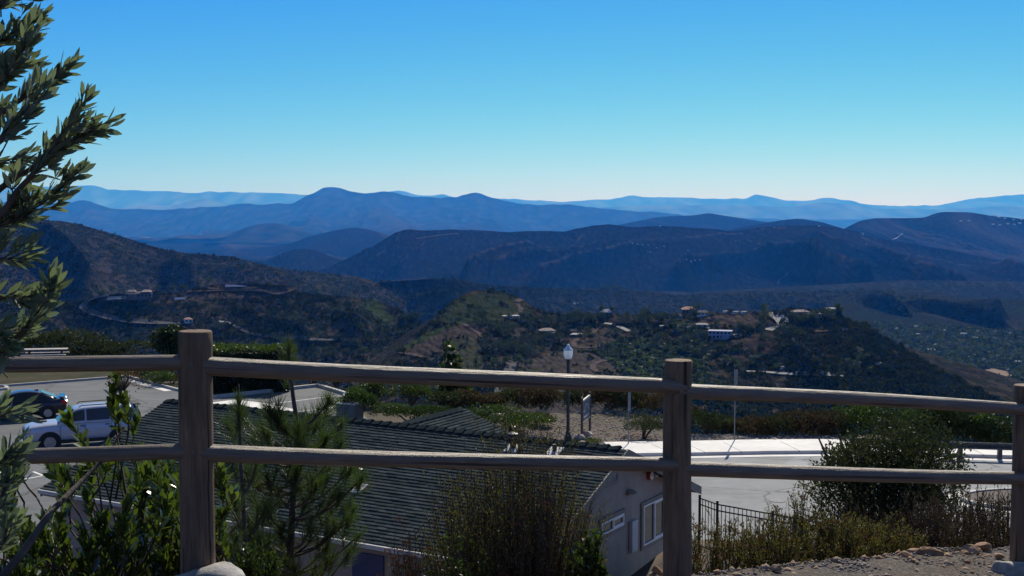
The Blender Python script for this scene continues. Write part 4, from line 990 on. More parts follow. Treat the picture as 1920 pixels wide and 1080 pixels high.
sb = [(2.30, .42, .66, .60, .02), (2.24, .28, .78, .78, .02), (1.9, .22, .88, .87, .04), (1.2, .2, .95, .90, .03), (.4, .2, .97, .91, .0), (-.8, .2, .98, .91, .0), (-1.5, .2, 1.0, .91, .02), (-2.05, .24, 1.02, .88, .02), (-2.28, .34, .98, .82, .01), (-2.34, .45, .86, .74, .0)]
sc = [(1.15, .95, .975, .78, .68), (.55, .96, 1.28, .80, .60), (.1, .97, 1.42, .81, .58), (-.5, .97, 1.445, .81, .58), (-1.0, .98, 1.39, .80, .57), (-1.45, .99, 1.20, .79, .60), (-1.85, 1.0, 1.025, .76, .66)]
ex = []
for s in (1, -1):
    ex += [('headlight', m_head, B().bbox(1.98, 2.27, min(s*.84, s*.5), max(s*.84, s*.5), .62, .76, .03)),
           ('taillight', m_tail, B().bbox(-2.34, -2.05, min(s*.885, s*.62), max(s*.885, s*.62), .74, .93, .03)),
           ('mirror', m_plastic, B().bbox(.72, .88, min(s*.88, s*1.04), max(s*.88, s*1.04), .97, 1.1, .03)),
           ('door_handle', m_plastic, B().bbox(-.05, .1, min(s*.905, s*.935), max(s*.905, s*.935), .84, .87, .006))]
ex += [('bumper', m_plastic, B().bbox(-2.37, -2.15, -.66, .66, .26, .40, .03)), ('spoiler', paint('dark_navy_paint', (.006, .008, .02), .3, .25), B().bbox(-2.32, -2.02, -.70, .70, 1.06, 1.10, .015)), ('roof_antenna', m_plastic, B().bbox(-1.0, -.8, -.03, .03, 1.40, 1.46, .01)),
       ('licence_plate', m_white, B().box(-2.36, -2.345, -.16, .16, .6, .75))]
rw = Pz(90, 787, LOT); cpos = Vector((rw.x, rw.y, 0))+d*1.38-lat*.88
car('parked_sedan', 'near black sedan with rear spoiler parked beyond the silver suv', (cpos.x, cpos.y, LOT+.024), ang, sb, sc, 1.82, (1.38, -1.38), .33, paint('dark_navy_paint', (.006, .008, .02), .3, .25),
    [(.78, -.20, .14, .84), (-.26, -1.30, .14, .84)], [('windshield', (1.10, .985, .66), (.58, 1.27, .55), m_wglass), ('rear_window', (-1.82, 1.03, .60), (-1.10, 1.35, .52), m_tglass)], ex)
# ================================================================ PLANT TOOLS
def norm(a): return a/(np.linalg.norm(a, axis=-1, keepdims=True)+1e-9)
def leaves(pos, d, L, W, rr, roll=None, fold=.25, droop=0., shape='leaf'):
    """arrays of leaves: base points, directions, lengths, widths -> (verts, faces)"""
    n = len(pos); d = norm(d); ref = norm(rr.normal(size=(n, 3))) if roll is None else roll
    s = norm(np.cross(d, ref)); u = np.cross(s, d); L = np.asarray(L).reshape(-1, 1)+np.zeros((n, 1)); W = np.asarray(W).reshape(-1, 1)+np.zeros((n, 1))
    dn = np.array([0, 0, -1.])*droop
    if shape == 'leaf':
        tip = pos+d*L+dn*L; mid = pos+d*L*.45; m2 = pos+d*L*.78+dn*L*.4
        v = np.stack([pos, mid+s*W*.5+u*W*fold, m2+s*W*.36+u*W*fold*.8, tip, m2-s*W*.36+u*W*fold*.8, mid-s*W*.5+u*W*fold, mid+dn*L*.1], 1)
        b = (np.arange(n)*7)[:, None]
        # quads: base,1,mid / ...
        f = np.concatenate([b+np.array([[0, 1, 2, 6]]), b+np.array([[6, 2, 3, 3]])[:, :4], b+np.array([[0, 6, 4, 5]]), b+np.array([[6, 3, 4, 4]])], 0)
        # avoid degenerate quads: rebuild with tip split
        f = np.concatenate([b+np.array([[0, 1, 2, 6]]), b+np.array([[0, 6, 4, 5]]), b+np.array([[6, 2, 3, 4]])], 0)
        return v.reshape(-1, 3), f, 7
    if shape == 'dia':
        mid = pos+d*L*.5
        v = np.stack([pos, mid+s*W*.5, pos+d*L+dn*L, mid-s*W*.5], 1)
        return v.reshape(-1, 3), (np.arange(n)*4)[:, None]+np.array([[0, 1, 2, 3]]), 4
    if shape == 'needle':
        v = np.stack([pos+s*W*.5, pos-s*W*.5, pos+d*L-s*W*.15+dn*L, pos+d*L+s*W*.15+dn*L], 1)
        return v.reshape(-1, 3), (np.arange(n)*4)[:, None]+np.array([[0, 1, 2, 3]]), 4
def leaf_obj(name, parts, mat_, parent=None, tones=None):
    V = []; Fq = []; T = []; o = 0
    for (v, f, k), t in zip(parts, tones):
        V.append(v); Fq.append(f+o); T.append(np.repeat(t, k)); o += len(v)
    return mesh_obj(name, np.concatenate(V), np.concatenate(Fq), mat_, parent, attr={'tone': np.concatenate(T)})
def rot_about(d, ax, a):
    d = np.asarray(d, float); ax = ax/np.linalg.norm(ax)
    return d*math.cos(a)+np.cross(ax, d)*math.sin(a)+ax*np.dot(ax, d)*(1-math.cos(a))
m_bark = mat('grey_brown_bark', (.045, .035, .028), (.12, .095, .075), scale=14, rough=.9, bump=.6, bscale=40, stretch=(1, 1, .3))
m_stem = mat('brown_twig', (.04, .028, .02), (.10, .07, .05), scale=20, rough=.85)
m_pinebark = mat('young_pine_bark', (.04, .032, .028), (.11, .085, .07), scale=22, rough=.9, bump=.5)
lf_dark = leafmat('dark_green_leaves', (.012, .022, .008), (.05, .075, .02), .22, .6, spec=.25)
lf_mid = leafmat('mid_green_leaves', (.018, .034, .010), (.075, .115, .024), .28, .55, spec=.3)
lf_far = leafmat('far_tree_leaves', (.014, .023, .012), (.088, .108, .050), .24, .8, spec=.1)
lf_brush = leafmat('far_brush_leaves', (.011, .016, .009), (.058, .064, .034), .16, .9, spec=.0)
lf_dry = leafmat('dry_brown_brush', (.03, .022, .014), (.11, .085, .05), .2, .8, spec=.1, tcol=(1.3, 1.3, .9))
lf_toyon = leafmat('glossy_toyon_leaves', (.012, .026, .007), (.105, .140, .032), .33, .20, tcol=(1.4, 1.6, .6), spec=1.0)
lf_over = leafmat('sumac_leaves', (.095, .115, .085), (.20, .23, .15), .38, .30, tcol=(1.05, 1.2, .75), spec=.5)
lf_pine = leafmat('pine_needles', (.022, .040, .016), (.085, .115, .040), .30, .45, tcol=(1.3, 1.5, .5), spec=.5)
lf_coy = leafmat('small_grey_green_leaves', (.018, .026, .014), (.075, .088, .048), .25, .6, spec=.12)
lf_buck = leafmat('wispy_brown_green_leaves', (.045, .045, .020), (.155, .148, .052), .36, .6, tcol=(1.4, 1.35, .6), spec=.3)
lf_head = leafmat('rusty_flower_heads', (.05, .018, .012), (.17, .07, .045), .2, .8, spec=.1)
lf_ivy = leafmat('ivy_leaves', (.012, .022, .008), (.060, .080, .02), .3, .4, tcol=(1.7, 2.2, .5), spec=.5)
m_core = mat('shaded_brush_core', (.012, .014, .009), (.02, .022, .013), scale=4, rough=1, spec=0)

# ---------------------------------------------------------------- mid distance brush and trees
def bush_cloud(pts, size, k, rr, flat=.7, leaf=.3):
    """one mesh: a dome of k random leaf-clump faces at each point"""
    n = len(pts); P_ = np.repeat(pts, k, 0); S_ = np.repeat(size, k)
    a = rr.random(n*k)*2*math.pi; c = rr.random(n*k); s = np.sqrt(1-c*c); r = (.55+.45*rr.random(n*k))
    d = np.stack([np.cos(a)*s, np.sin(a)*s, c*flat*1.2], 1)
    ctr = P_+d*(S_*r)[:, None]; ctr[:, 2] += 0
    dr = norm(norm(d)*.6+rr.normal(size=(n*k, 3))*.6)
    L = S_*leaf*2*(.7+.6*rr.random(n*k))
    v, f, q = leaves(ctr-dr*(L*.5)[:, None], dr, L, L*.85, rr, shape='dia')
    base = np.repeat(rr.random(n), k); t = np.clip(base*.7+.3*rr.random(n*k), 0, 1)
    return (v, f, q), t
def scatter_hill(hill, name, n, xr, yr, size, k, m, seed, avoid=(), where=None, keep=.12, label='low brush', leaf=.32):
    rr = np.random.default_rng(seed); pts = []; sz = []
    for _ in range(n):
        px = rr.uniform(*xr); t = rr.random(); top = float(np.interp(px, hill.px, [c[hill.i0] for c in hill.sy]))
        y1 = yr(px) if callable(yr) else yr
        py = top+(y1-top)*t
        if py > y1: continue
        bad = any(inpoly(np.array([px]), np.array([py]), z[0])[0] for z in avoid)
        if bad and rr.random() > keep: continue
        if where and not where(px, py, rr): continue
        p = hill.at(px, py); pts.append(p); sz.append(size*(.5+1.0*rr.random()**1.5))
    pts = np.array([tuple(p) for p in pts]); sz = np.array(sz)
    pr, t = bush_cloud(pts, sz, k, rr, leaf=leaf)
    o = leaf_obj(name, [pr], m, tones=[t]); o['kind'] = 'stuff'; tag(o, label, 'brush'); return o
def dens(px, py, rr): return rr.random() < .35+.65*float(vnoise(px/45.+3, py/16.+7) > .42)
scatter_hill(hill_k, 'brush', 6500, (745, 1960), 830, 2.6, 18, lf_brush, 21, zk, dens, label='chaparral brush covering the near hill with the villas')
scatter_hill(hill_k, 'brush', 3200, (1480, 1960), 830, 2.4, 16, lf_brush, 27, zk, label='dark brush on the right flank of the villa hill')
scatter_hill(hill_k, 'orchard_rows', 1500, (1080, 1330), 760, 3.0, 22, leafmat('orchard_leaves', (.014, .026, .013), (.11, .135, .072), .28, .7, spec=.2), 22, zk, lambda x, y, r: y > 640 and y < 760 and x > 1085, keep=.0, label='bushy green orchard on the slope below the villas')
scatter_hill(hill_l, 'brush', 5200, (-60, 800), lambda x: 760, 2.7, 12, lf_brush, 23, zl, dens, label='dark brush covering the left hill with the curved road')
scatter_hill(hill_d, 'brush', 4200, (-60, 760), lambda x: 600, 3.4, 9, lf_brush, 24, (), label='dark brush covering the tall hill on the left')
scatter_hill(hill_e, 'brush', 3800, (640, 1960), lambda x: 640, 4.6, 8, lf_brush, 25, (), label='dark brush covering the middle ridge')
scatter_hill(hill_v, 'valley_wood', 3600, (1600, 1960), lambda x: 780, 6.0, 14, lf_far, 26, zv, keep=.1, label='wooded valley floor behind the right hill')

def crown_mesh(rr, h, r, n, kind):
    """leaf clumps through several overlapping lobes; returns verts/faces/tones"""
    pos = []; dr = []
    if kind == 'round':
        lobes = [(np.array([rr.normal()*r*.35, rr.normal()*r*.35, h*(.45+.3*rr.random())]), r*(.5+.35*rr.random())) for _ in range(7)]
    elif kind == 'tall':
        lobes = [(np.array([rr.normal()*r*.15, rr.normal()*r*.15, h*(.22+.72*i/7)]), r*(.75-.5*i/7)*(.8+.4*rr.random())) for i in range(8)]
    else:
        lobes = [(np.array([rr.normal()*r*.55, rr.normal()*r*.55, h*(.5+.42*rr.random())]), r*(.28+.25*rr.random())) for _ in range(9)]
    w = np.array([l[1]**2 for l in lobes]); w /= w.sum(); ids = rr.choice(len(lobes), n, p=w)
    c = np.array([lobes[i][0] for i in ids]); R = np.array([lobes[i][1] for i in ids])
    d = norm(rr.normal(size=(n, 3))); rad_ = R*(.55+.5*rr.random(n)**.5)
    p = c+d*rad_[:, None]*np.array([1, 1, .85])
    dd = norm(d*.5+rr.normal(size=(n, 3))*.6); L = (r*.20)*(.7+.7*rr.random(n))
    lt = rr.random(len(lobes))
    t = np.clip(lt[ids]*.6+.4*rr.random(n), 0, 1)
    return leaves(p-dd*(L*.5)[:, None], dd, L, L*.8, rr, shape='dia'), t
def tree_proto(name, kind, h, r, n, m, seed, label, cat='tree', group=None):
    rr = np.random.default_rng(seed); t = empty(name, (0, 0, 0), 0, label, cat, group)
    b = MB(); b.tube([(0, 0, -.6), (rr.normal()*.05*h*.3, 0, h*.3), (rr.normal()*.06*h, rr.normal()*.04*h, h*.62)], [h*.035, h*.027, h*.012], 6)
    for k in range(5):
        a = rr.random()*6.28; z0 = h*(.28+.07*k); b.tube([(0, 0, z0), (math.cos(a)*r*.35, math.sin(a)*r*.35, z0+h*.14), (math.cos(a)*r*.62, math.sin(a)*r*.62, z0+h*.26)], [h*.014, h*.01, h*.004], 5)
    b.build('trunk', m_bark, t)
    pr, tn = crown_mesh(rr, h, r, n, kind); leaf_obj('crown', [pr], m, t, [tn])
    return t
WHERE = {(985,605): 'between the left knoll and the brown roofed house', (950,625): 'left of the brown roofed house', (1005,640): 'just below the brown roofed house', (905,605): 'on the slope of the left knoll', (870,600): 'at the foot of the left knoll', (985,660): 'above the bare field by the lamp', (940,655): 'beside the steep field road', (1055,610): 'right of the brown roofed house', (1110,603): 'below the pale roofed hilltop house', (1190,604): 'on the flat hilltop between two driveways', (1230,600): 'left of the white garage block', (1290,602): 'in front of the terracotta roofed house', (1340,600): 'at the left end of the ploughed hilltop field', (1320,632): 'left of the lavender villa', (1385,622): 'right of the lavender villa', (1424,612): 'beside the white driveway', (1480,632): 'in the row under the right hilltop', (1500,605): 'under the right hilltop houses', (1540,600): 'beside the white modern house', (1250,650): 'in the dark gully left of the second post', (1190,640): 'at the top of the bushy orchard', (1330,660): 'on the slope below the lavender villa', (1440,640): 'on the slope below the white driveway', (1260,700): 'behind the top of the second post', (1100,640): 'between the dirt track bends', (1000,650): 'at the top of the bare field', (1290,650): 'below the left end of the lavender villa', (1450,645): 'on the bare slope below the driveway', (1230,625): 'below the white garage block', (890,650): 'in the meadow left of the fields', (905,700): 'at the bottom of the brown field', (1130,660): 'inside the dirt track loop', (1590,700): 'by the bright lower drive', (975,690): 'beside the steep field road', (1130,580): 'left of the pale roofed hilltop house', (1150,583): 'right of the pale roofed hilltop house', (1434,594): 'along the white driveway', (1560,595): 'at the right end of the hilltop', (1270,625): 'below the terracotta roofed house', (1410,690): 'on the slope right of the second post', (1610,690): 'right of the bright lower drive', (1310,590): 'between the two hilltop roofs', (930,690): 'left of the steep field road'}
def plant_copies(proto, spots, rr, label=None, group=None, smin=.7, smax=1.3, first=True):
    used = first
    for sp__ in spots:
        p, s = sp__[:2]
        o = proto if used else copy_tree(proto); used = False
        o.location = p; o.scale = (s, s, s*(.85+.3*rr.random())); o.rotation_euler = (0, 0, rr.random()*6.28)
        if label or len(sp__) > 2: o['label'] = label or sp__[2]
        if group: o['group'] = group
rr = np.random.default_rng(31)
# trees on the villa hill: clusters seen in the photo (x, y, spread x, spread y, count, height)
KC = [('round', lf_far, 'round dark tree in the grove on the villa hill', 'round trees on the villa hill', 8.5, 3.8,
       [(985,605,40,10,9),(950,625,35,14,10),(1005,640,40,10,7),(905,605,30,14,7),(870,600,30,12,4),(985,660,30,8,6),(940,655,25,10,5),(1055,610,30,8,6),(1110,603,45,7,10),(1190,604,45,9,12),(1230,600,35,10,8),(1290,602,14,10,5),(1340,600,12,6,3),(1320,632,30,8,8),(1385,622,30,6,7),(1424,612,10,8,5),(1480,632,40,4,7),(1500,605,30,6,8),(1540,600,25,6,6),(1250,650,50,14,9),(1190,640,50,12,7),(1330,660,60,10,8),(1440,640,30,10,4),(1260,700,50,10,5),(1100,640,25,8,4)]),
      ('tall', lf_dark, 'tall dark conical tree on the villa hill', 'tall dark trees on the villa hill', 11, 3.0,
       [(1000,650,22,8,5),(1290,650,40,10,6),(1450,645,12,12,4),(1230,625,30,10,5),(890,650,14,8,3),(905,700,30,10,4),(1130,660,20,10,3),(1590,700,30,8,5)]),
      ('loose', lf_mid, 'pale green loose tree on the villa hill', 'pale green trees on the villa hill', 8, 3.6,
       [(975,690,25,10,5),(1130,580,10,4,2),(1150,583,6,4,2),(1434,594,5,5,3),(1560,595,20,6,4),(1270,625,30,10,5),(1410,690,60,10,6),(1610,690,40,10,5),(1310,590,6,4,2),(930,690,12,8,2)])]
nK = 0
for ki, (kd, mt, lb, gp, h, r, cl) in enumerate(KC):
    protos = [tree_proto({'round': 'round_tree', 'tall': 'conical_tree', 'loose': 'loose_tree'}[kd], kd, h, r, 420, mt, 300+ki*10+q, lb, 'tree', gp) for q in range(3)]
    lists = [[], [], []]
    for (cx, cy_, sx, sy_, n) in cl:
        for _ in range(n):
            x = cx+rr.normal()*sx*.55; y = cy_+rr.normal()*sy_*.6; top = float(np.interp(x, hill_k.px, [c[hill_k.i0] for c in hill_k.sy]))
            lists[rr.integers(3)].append((hill_k.at(x, max(y, top+1)), .5+.45*rr.random(), {'round': 'round dark tree ', 'tall': 'tall dark tree ', 'loose': 'pale green tree '}[kd]+WHERE.get((cx, cy_), 'on the villa hill'))); nK += 1
    for pr_, ls in zip(protos, lists):
        if not ls: ls = [(hill_k.at(1100, 610), 1., 'lone dark tree by the hilltop')]
        plant_copies(pr_, ls, rr)
# left hill trees around the long house and down the gully
WHL = {(700, 640): 'where the left hill meets the gully', (640, 665): 'in the gully below the left hill', (520, 640): 'below the far end of the curved road', (800, 560): 'on the saddle left of the knoll', (770, 610): 'in the deep gully left of the knoll', (430, 620): 'below the small cottage', (250, 640): 'on the slope below the curved road', (330, 545): 'beside the long dark house', (205, 548): 'left of the long dark house', (370, 530): 'behind the bare knoll on the left hill', (120, 655): 'on the lower slope at the far left'}
protos = [tree_proto('gully_tree', 'round', 9, 4, 320, lf_far, 350+q, 'dark round tree on the left hillside', 'tree', 'trees on the left hillside') for q in range(2)]
ls = []
for (cx, cy_, sx, sy_, n) in [(700,640,40,14,14),(640,665,50,12,12),(520,640,60,10,8),(800,560,20,10,6),(770,610,16,14,7),(430,620,50,8,6),(250,640,80,14,10),(330,545,30,3,5),(205,548,20,2,3),(370,530,20,3,2),(120,655,50,8,6)]:
    for _ in range(n): ls.append((hill_l.at(cx+rr.normal()*sx*.6, cy_+rr.normal()*sy_*.6), .55+.5*rr.random(), 'dark round tree '+WHL[(cx, cy_)]))
plant_copies(protos[0], ls[::2], rr); plant_copies(protos[1], ls[1::2], rr)

# ---------------------------------------------------------------- far buildings
m_spk = mat('far_pale_wall', (.22, .22, .22), (.34, .33, .32), scale=.3, rough=.9)
m_wallw = mat('white_render', (.52, .52, .52), (.66, .66, .65), scale=.5, rough=.8)
m_walll = mat('lavender_render', (.24, .24, .36), (.32, .32, .44), scale=.5, rough=.8)
m_wallb = mat('brown_wall', (.10, .08, .075), (.16, .13, .12), scale=.5, rough=.9)
m_roofb = mat('brown_tile_roof', (.17, .13, .12), (.26, .21, .19), scale=.8, rough=.9)
m_roofd = mat('dark_tile_roof', (.035, .03, .035), (.06, .055, .06), scale=.8, rough=.9)
m_roofo = mat('terracotta_roof', (.32, .15, .09), (.42, .22, .14), scale=.8, rough=.9)
m_roofg = mat('pale_grey_roof', (.34, .33, .33), (.46, .45, .45), scale=.8, rough=.9)
m_wind = mat('dark_far_window', (.01, .012, .02), rough=.2)
def villa(name, p, rz, w_, d, h, wallm, roofm, label, hip=.35, rh=1.5, nwin=4, storeys=1, wing=None, group=None):
    t = empty(name, p, rz, label, 'house', group); t.location.z -= .3
    MB().box(-w_/2, w_/2, -d/2, d/2, -2.5, h).build('wall', wallm, t)
    o = min(.5, w_*.05); b = MB()
    x0, x1, y0, y1 = -w_/2-o, w_/2+o, -d/2-o, d/2+o; hx = (d/2+o)*hip*2
    b.add([(x0, y0, h+.02), (x1, y0, h+.02), (x1, y1, h+.02), (x0, y1, h+.02), (x0+hx, 0, h+rh), (x1-hx, 0, h+rh), (x0, y0, h-.08*h), (x1, y0, h-.08*h), (x1, y1, h-.08*h), (x0, y1, h-.08*h)],
          [(0, 1, 5, 4), (1, 2, 5), (2, 3, 4, 5), (3, 0, 4), (6, 7, 1, 0), (7, 8, 2, 1), (8, 9, 3, 2), (9, 6, 0, 3), (9, 8, 7, 6)])
    b.build('roof', roofm, t)
    for s in range(storeys):
        for k in range(nwin):
            x = -w_/2+w_*(k+.5)/nwin; MB().box(x-w_/nwin*.27, x+w_/nwin*.27, -d/2-.06*min(1, h), -d/2-.02*min(1, h), (.9*min(1, h/2.8)+s*2.9), (2.3*min(1, h/2.8)+s*2.9)).build('window', m_wind, t)
    if wing:
        wx, ww, wd, wh = wing
        MB().box(wx-ww/2, wx+ww/2, -d/2-wd, -d/2-.07, -2.5, wh).build('wing', wallm, t)
        MB().box(wx-ww/2-.3, wx+ww/2+.3, -d/2-wd-.3, -d/2-.08, wh+.01, wh+.3).build('wing_roof', roofm, t)
    return t
K = lambda x, y: hill_k.at(x, y)
villa('villa', K(1137, 591), rad(-12), 9, 7, 3, m_wallb, m_roofg, 'small house with wide pale roof on the hilltop left of the villas', rh=2.2)
villa('villa', K(1026, 629), rad(8), 11, 9, 4.2, m_wallb, m_roofb, 'brown roofed house with two wings above the bare field', rh=1.8, wing=(2.6, 4, 3, 3.0))
villa('villa', K(1269, 598), rad(5), 7, 6, 3.2, m_wallw, m_roofd, 'white walled garage block with dark roof at the left end of the hilltop', rh=1.2, nwin=2)
villa('villa', K(1291, 587), rad(0), 10, 8, 3.4, m_wallb, m_roofo, 'tall house with terracotta roof on the hilltop', rh=2)
villa('villa', K(1317, 591), rad(-4), 8.5, 6, 2.6, m_wallw, m_roofd, 'low white walled house with dark roof beside the terracotta one', rh=1.6, nwin=3)
villa('villa', K(1351, 634), rad(-14), 16, 9, 5.8, m_walll, m_walll, 'two storey lavender villa with flat roof below the hilltop field', hip=.1, rh=.5, nwin=6, storeys=2, wing=(4, 5, 2.5, 3))
villa('villa', K(1386, 630), rad(-6), 8, 5, 1.2, m_wallw, m_roofb, 'low terrace house right of the lavender villa', rh=.8, nwin=3)
villa('villa', K(1530, 595), rad(10), 10, 7, 3.0, m_wallw, m_roofg, 'white modern house among trees on the right hilltop', rh=.6, nwin=4)
villa('villa', K(1556, 588), rad(-6), 7, 6, 4.2, m_wallw, m_roofg, 'tall white house at the right end of the hilltop', rh=.5, nwin=3)
villa('villa', K(1500, 590), rad(14), 11, 7, 2.6, m_wallb, m_roofb, 'brown roofed house half hidden by trees on the right hilltop', rh=1.4)
villa('villa', K(958, 596), rad(12), 12, 5, 2, m_wallw, m_roofg, 'long low pale building by the dirt track on the left knoll', rh=.5, nwin=5)
villa('villa', K(1082, 631), rad(-10), 9, 5, 2.0, m_wallb, m_roofg, 'small shed with pale roof between the dirt tracks', rh=1, nwin=2)
Lh = hill_l.at(262, 556)
b_ = villa('long_house', Lh, rad(6), 24, 11, 3.4, m_wallb, m_roofd, 'long dark brown house with stepped roofs on the left hill', rh=2.0, nwin=7, wing=(-6, 7, 3, 3.2))
for x, dy, ww in ((-7.5, 1, 9), (6.5, -1, 10)):
    MB().add([(x-ww/2, -4.5+dy, 5.0), (x+ww/2, -4.5+dy, 5.0), (x+ww/2, 4+dy, 5.0), (x-ww/2, 4+dy, 5.0), (x-ww/4, 0, 6.9), (x+ww/4, 0, 6.9)], [(0, 1, 5, 4), (1, 2, 5), (2, 3, 4, 5), (3, 0, 4), (3, 2, 1, 0)]).build('upper_roof', m_roofb, b_)
villa('cottage', hill_l.at(352, 604), rad(20), 7, 6, 3, m_wallw, m_roofo, 'small pinkish white cottage below the curved road', rh=1.6, nwin=2)
# solar arrays
def solar(px, py, w_, d, rz, label):
    p = hill_l.at(px, py); t = empty('solar_array', p, rz, label, 'solar panels')
    MB().box(-w_/2, w_/2, -d/2, d/2, -.05, .05, Matrix.Translation((0, 0, 1.2)) @ Matrix.Rotation(rad(18), 4, 'X')).build('panel', mat('solar_cells', (.05, .07, .16), (.09, .11, .22), scale=.8, rough=.2), t)
    for x in (-w_/2+.4, w_/2-.4): MB().tube([(x, 0, -.5), (x, 0, 1.15)], .1, 6).build('leg', m_steel, t)
solar(340, 562, 13, 5, rad(8), 'blue solar panel array standing alone below the long house')
solar(442, 538, 20, 5, rad(4), 'long pale solar array on the bare knoll of the left hill')
# remote houses: pale specks on the ridges and valley floor
LAB = {(1682, 617): 'pale roofed house on the valley floor, first from the left in its upper row', (1718, 613): 'pale roofed house on the valley floor, second from the left in its upper row', (1721, 628): 'pale roofed house on the valley floor, third from the left in its upper row', (1742, 622): 'pale roofed house on the valley floor, fourth from the left in its upper row', (1772, 621): 'pale roofed house on the valley floor, fifth from the left in its upper row', (1807, 628): 'pale roofed house on the valley floor, sixth from the left in its upper row', (1828, 636): 'pale roofed house on the valley floor, seventh from the left in its upper row', (1745, 660): 'pale roofed house on the valley floor, first from the left in its middle row', (1757, 648): 'pale roofed house on the valley floor, second from the left in its middle row', (1785, 664): 'pale roofed house on the valley floor, third from the left in its middle row', (1810, 660): 'pale roofed house on the valley floor, fourth from the left in its middle row', (1842, 676): 'pale roofed house on the valley floor, fifth from the left in its middle row', (1862, 672): 'pale roofed house on the valley floor, sixth from the left in its middle row', (1868, 668): 'pale roofed house on the valley floor, seventh from the left in its middle row', (1880, 683): 'pale roofed house on the valley floor, first from the left in its lower row', (1884, 714): 'pale roofed house on the valley floor, second from the left in its lower row', (1894, 695): 'pale roofed house on the valley floor, third from the left in its lower row', (1896, 738): 'pale roofed house on the valley floor, fourth from the left in its lower row', (1908, 716): 'pale roofed house on the valley floor, fifth from the left in its lower row', (1910, 680): 'pale roofed house on the valley floor, sixth from the left in its lower row', (1361, 583.6): 'white outbuilding at the left on the ploughed hilltop edge', (1380, 587): 'white outbuilding in the middle of the ploughed hilltop edge', (1395, 587): 'white outbuilding at the right on the ploughed hilltop edge', (1640, 683): 'larger white shed alone on the dark right flank', (1650, 682): 'smaller white shed alone on the dark right flank', (1470, 690): 'little white shed just above the bright lower drive', (1500, 700): 'little white shed beside the bright lower drive', (1560, 577): 'bright little annex on the very top of the right hilltop', (1316, 614): 'low white stable above the lavender villa'}
def specks(hill, lst, sz, m1, m2, label, group, seed):
    rr = np.random.default_rng(seed); proto = None
    for (x, y, k) in lst:
        p = hill.at(x, y)
        if proto is None:
            proto = villa('distant_house', p, 0, 1.6, 1.0, .42, m1, m2, label, rh=.2, nwin=2, group=group); o = proto
        else: o = copy_tree(proto)
        if o is not proto or True: o['label'] = LAB.get((x, y), label)
        o.location = p; s = sz*k; o.scale = (s, s, s); o.rotation_euler = (0, 0, rr.uniform(-.5, .5))
specks(hill_v, [(1682,617,.8),(1718,613,.9),(1742,622,.8),(1721,628,.9),(1772,621,1.),(1807,628,1.3),(1828,636,1.4),(1757,648,1.),(1745,660,1.7),(1810,660,1),(1785,664,.7),(1862,672,.8),(1842,676,.6),(1880,683,1),(1910,680,1),(1894,695,.8),(1884,714,.9),(1908,716,.8),(1896,738,.8),(1868,668,.7)], 4.6, m_spk, m_spk, 'valley', 'houses on the valley floor', 41)
specks(hill_c, [(1865,404,1.3),(1872,408,1.6),(1884,410,1.2),(1862,421,1.3),(1875,422,1.2),(1890,420,1.4),(1902,421,1.1),(1912,419,1.5),(1802,415,1.2),(1817,414,1),(1900,412,1),(1915,412,1),(1618,438,1),(1624,454,.8)], 7, m_wallw, m_spk, 'white hilltop house on the far right ridge', 'white houses on the far right ridge', 42)
specks(hill_b, [(1186,456,.8),(1195,458,.8),(1205,459,.8),(1216,460,.7),(1232,465,.7),(1245,462,.8),(1220,473,.7),(1296,490,1),(1303,488,.9),(1313,487,.8),(1287,486,.7),(1536,424,.9),(1618,440,.8),(1452,427,.8),(1238,421.5,.8),(1624,458,.6),(1290,470,.6),(1380,452,.5)], 4.5, m_spk, m_spk, 'tiny white house on the long blue ridge', 'tiny houses on the long blue ridge', 43)
specks(hill_e, [(1077,569.5,.6),(1083,569,.35)], 5, m_wallw, m_wallw, 'lone tiny white shed on the dark middle ridge', 'sheds on the middle ridge', 44)
specks(hill_k, [(1361,583.6,.6),(1380,587,.6),(1395,587,.6),(1640,683,.5),(1650,682,.4),(1470,690,.5),(1500,700,.5),(1560,577,.5),(1316,614,1.3)], 4.2, m_wallw, m_spk, 'little white outbuilding on the villa hill', 'outbuildings on the villa hill', 45)

# ---------------------------------------------------------------- tracks and roads laid on the hillsides
def track(hill, pts, w_, m, name='dirt_track', lift=.5):
    # smooth spline through photo points, draped on the slope
    P2 = []
    for i in range(len(pts)-1):
        p0 = pts[max(i-1, 0)]; p1 = pts[i]; p2 = pts[i+1]; p3 = pts[min(i+2, len(pts)-1)]
        for t in np.linspace(0, 1, 7)[:-1]:
            P2.append(tuple(.5*(2*b+(c-a)*t+(2*a-5*b+4*c-d)*t*t+(3*b-a-3*c+d)*t**3) for a, b, c, d in zip(p0, p1, p2, p3)))
    P2.append(pts[-1]); W_ = [hill.at(*q) for q in P2]; v = []
    for i, p in enumerate(W_):
        t = W_[min(i+1, len(W_)-1)]-W_[max(i-1, 0)]; t.z = 0; t.normalize(); nn = Vector((-t.y, t.x, 0))
        for s in (-1, -.33, .33, 1):
            q = p+nn*w_/2*s; v.append((q.x, q.y, max(p.z-abs(s)*.2, float(hill.z(q.x, q.y)))+lift))
    f = [(i*4+k, i*4+k+1, i*4+5+k, i*4+4+k) for i in range(len(W_)-1) for k in range(3)]
    o = mesh_obj(name, v, f, m); o['kind'] = 'structure'; return o
m_dirt = mat('track_dirt', (.075, .058, .05), (.12, .095, .08), scale=.3, rough=1, spec=0)
m_road = mat('pale_far_road', (.085, .08, .078), (.13, .125, .12), scale=.3, rough=1, spec=0)
m_bright = mat('concrete_drive', (.26, .25, .24), (.36, .35, .34), scale=.3, rough=1, spec=0)
track(hill_l, [(205,555),(180,560),(163,567),(156,576),(168,586),(195,595),(235,603),(290,607),(345,607)], 8, m_road, 'road')
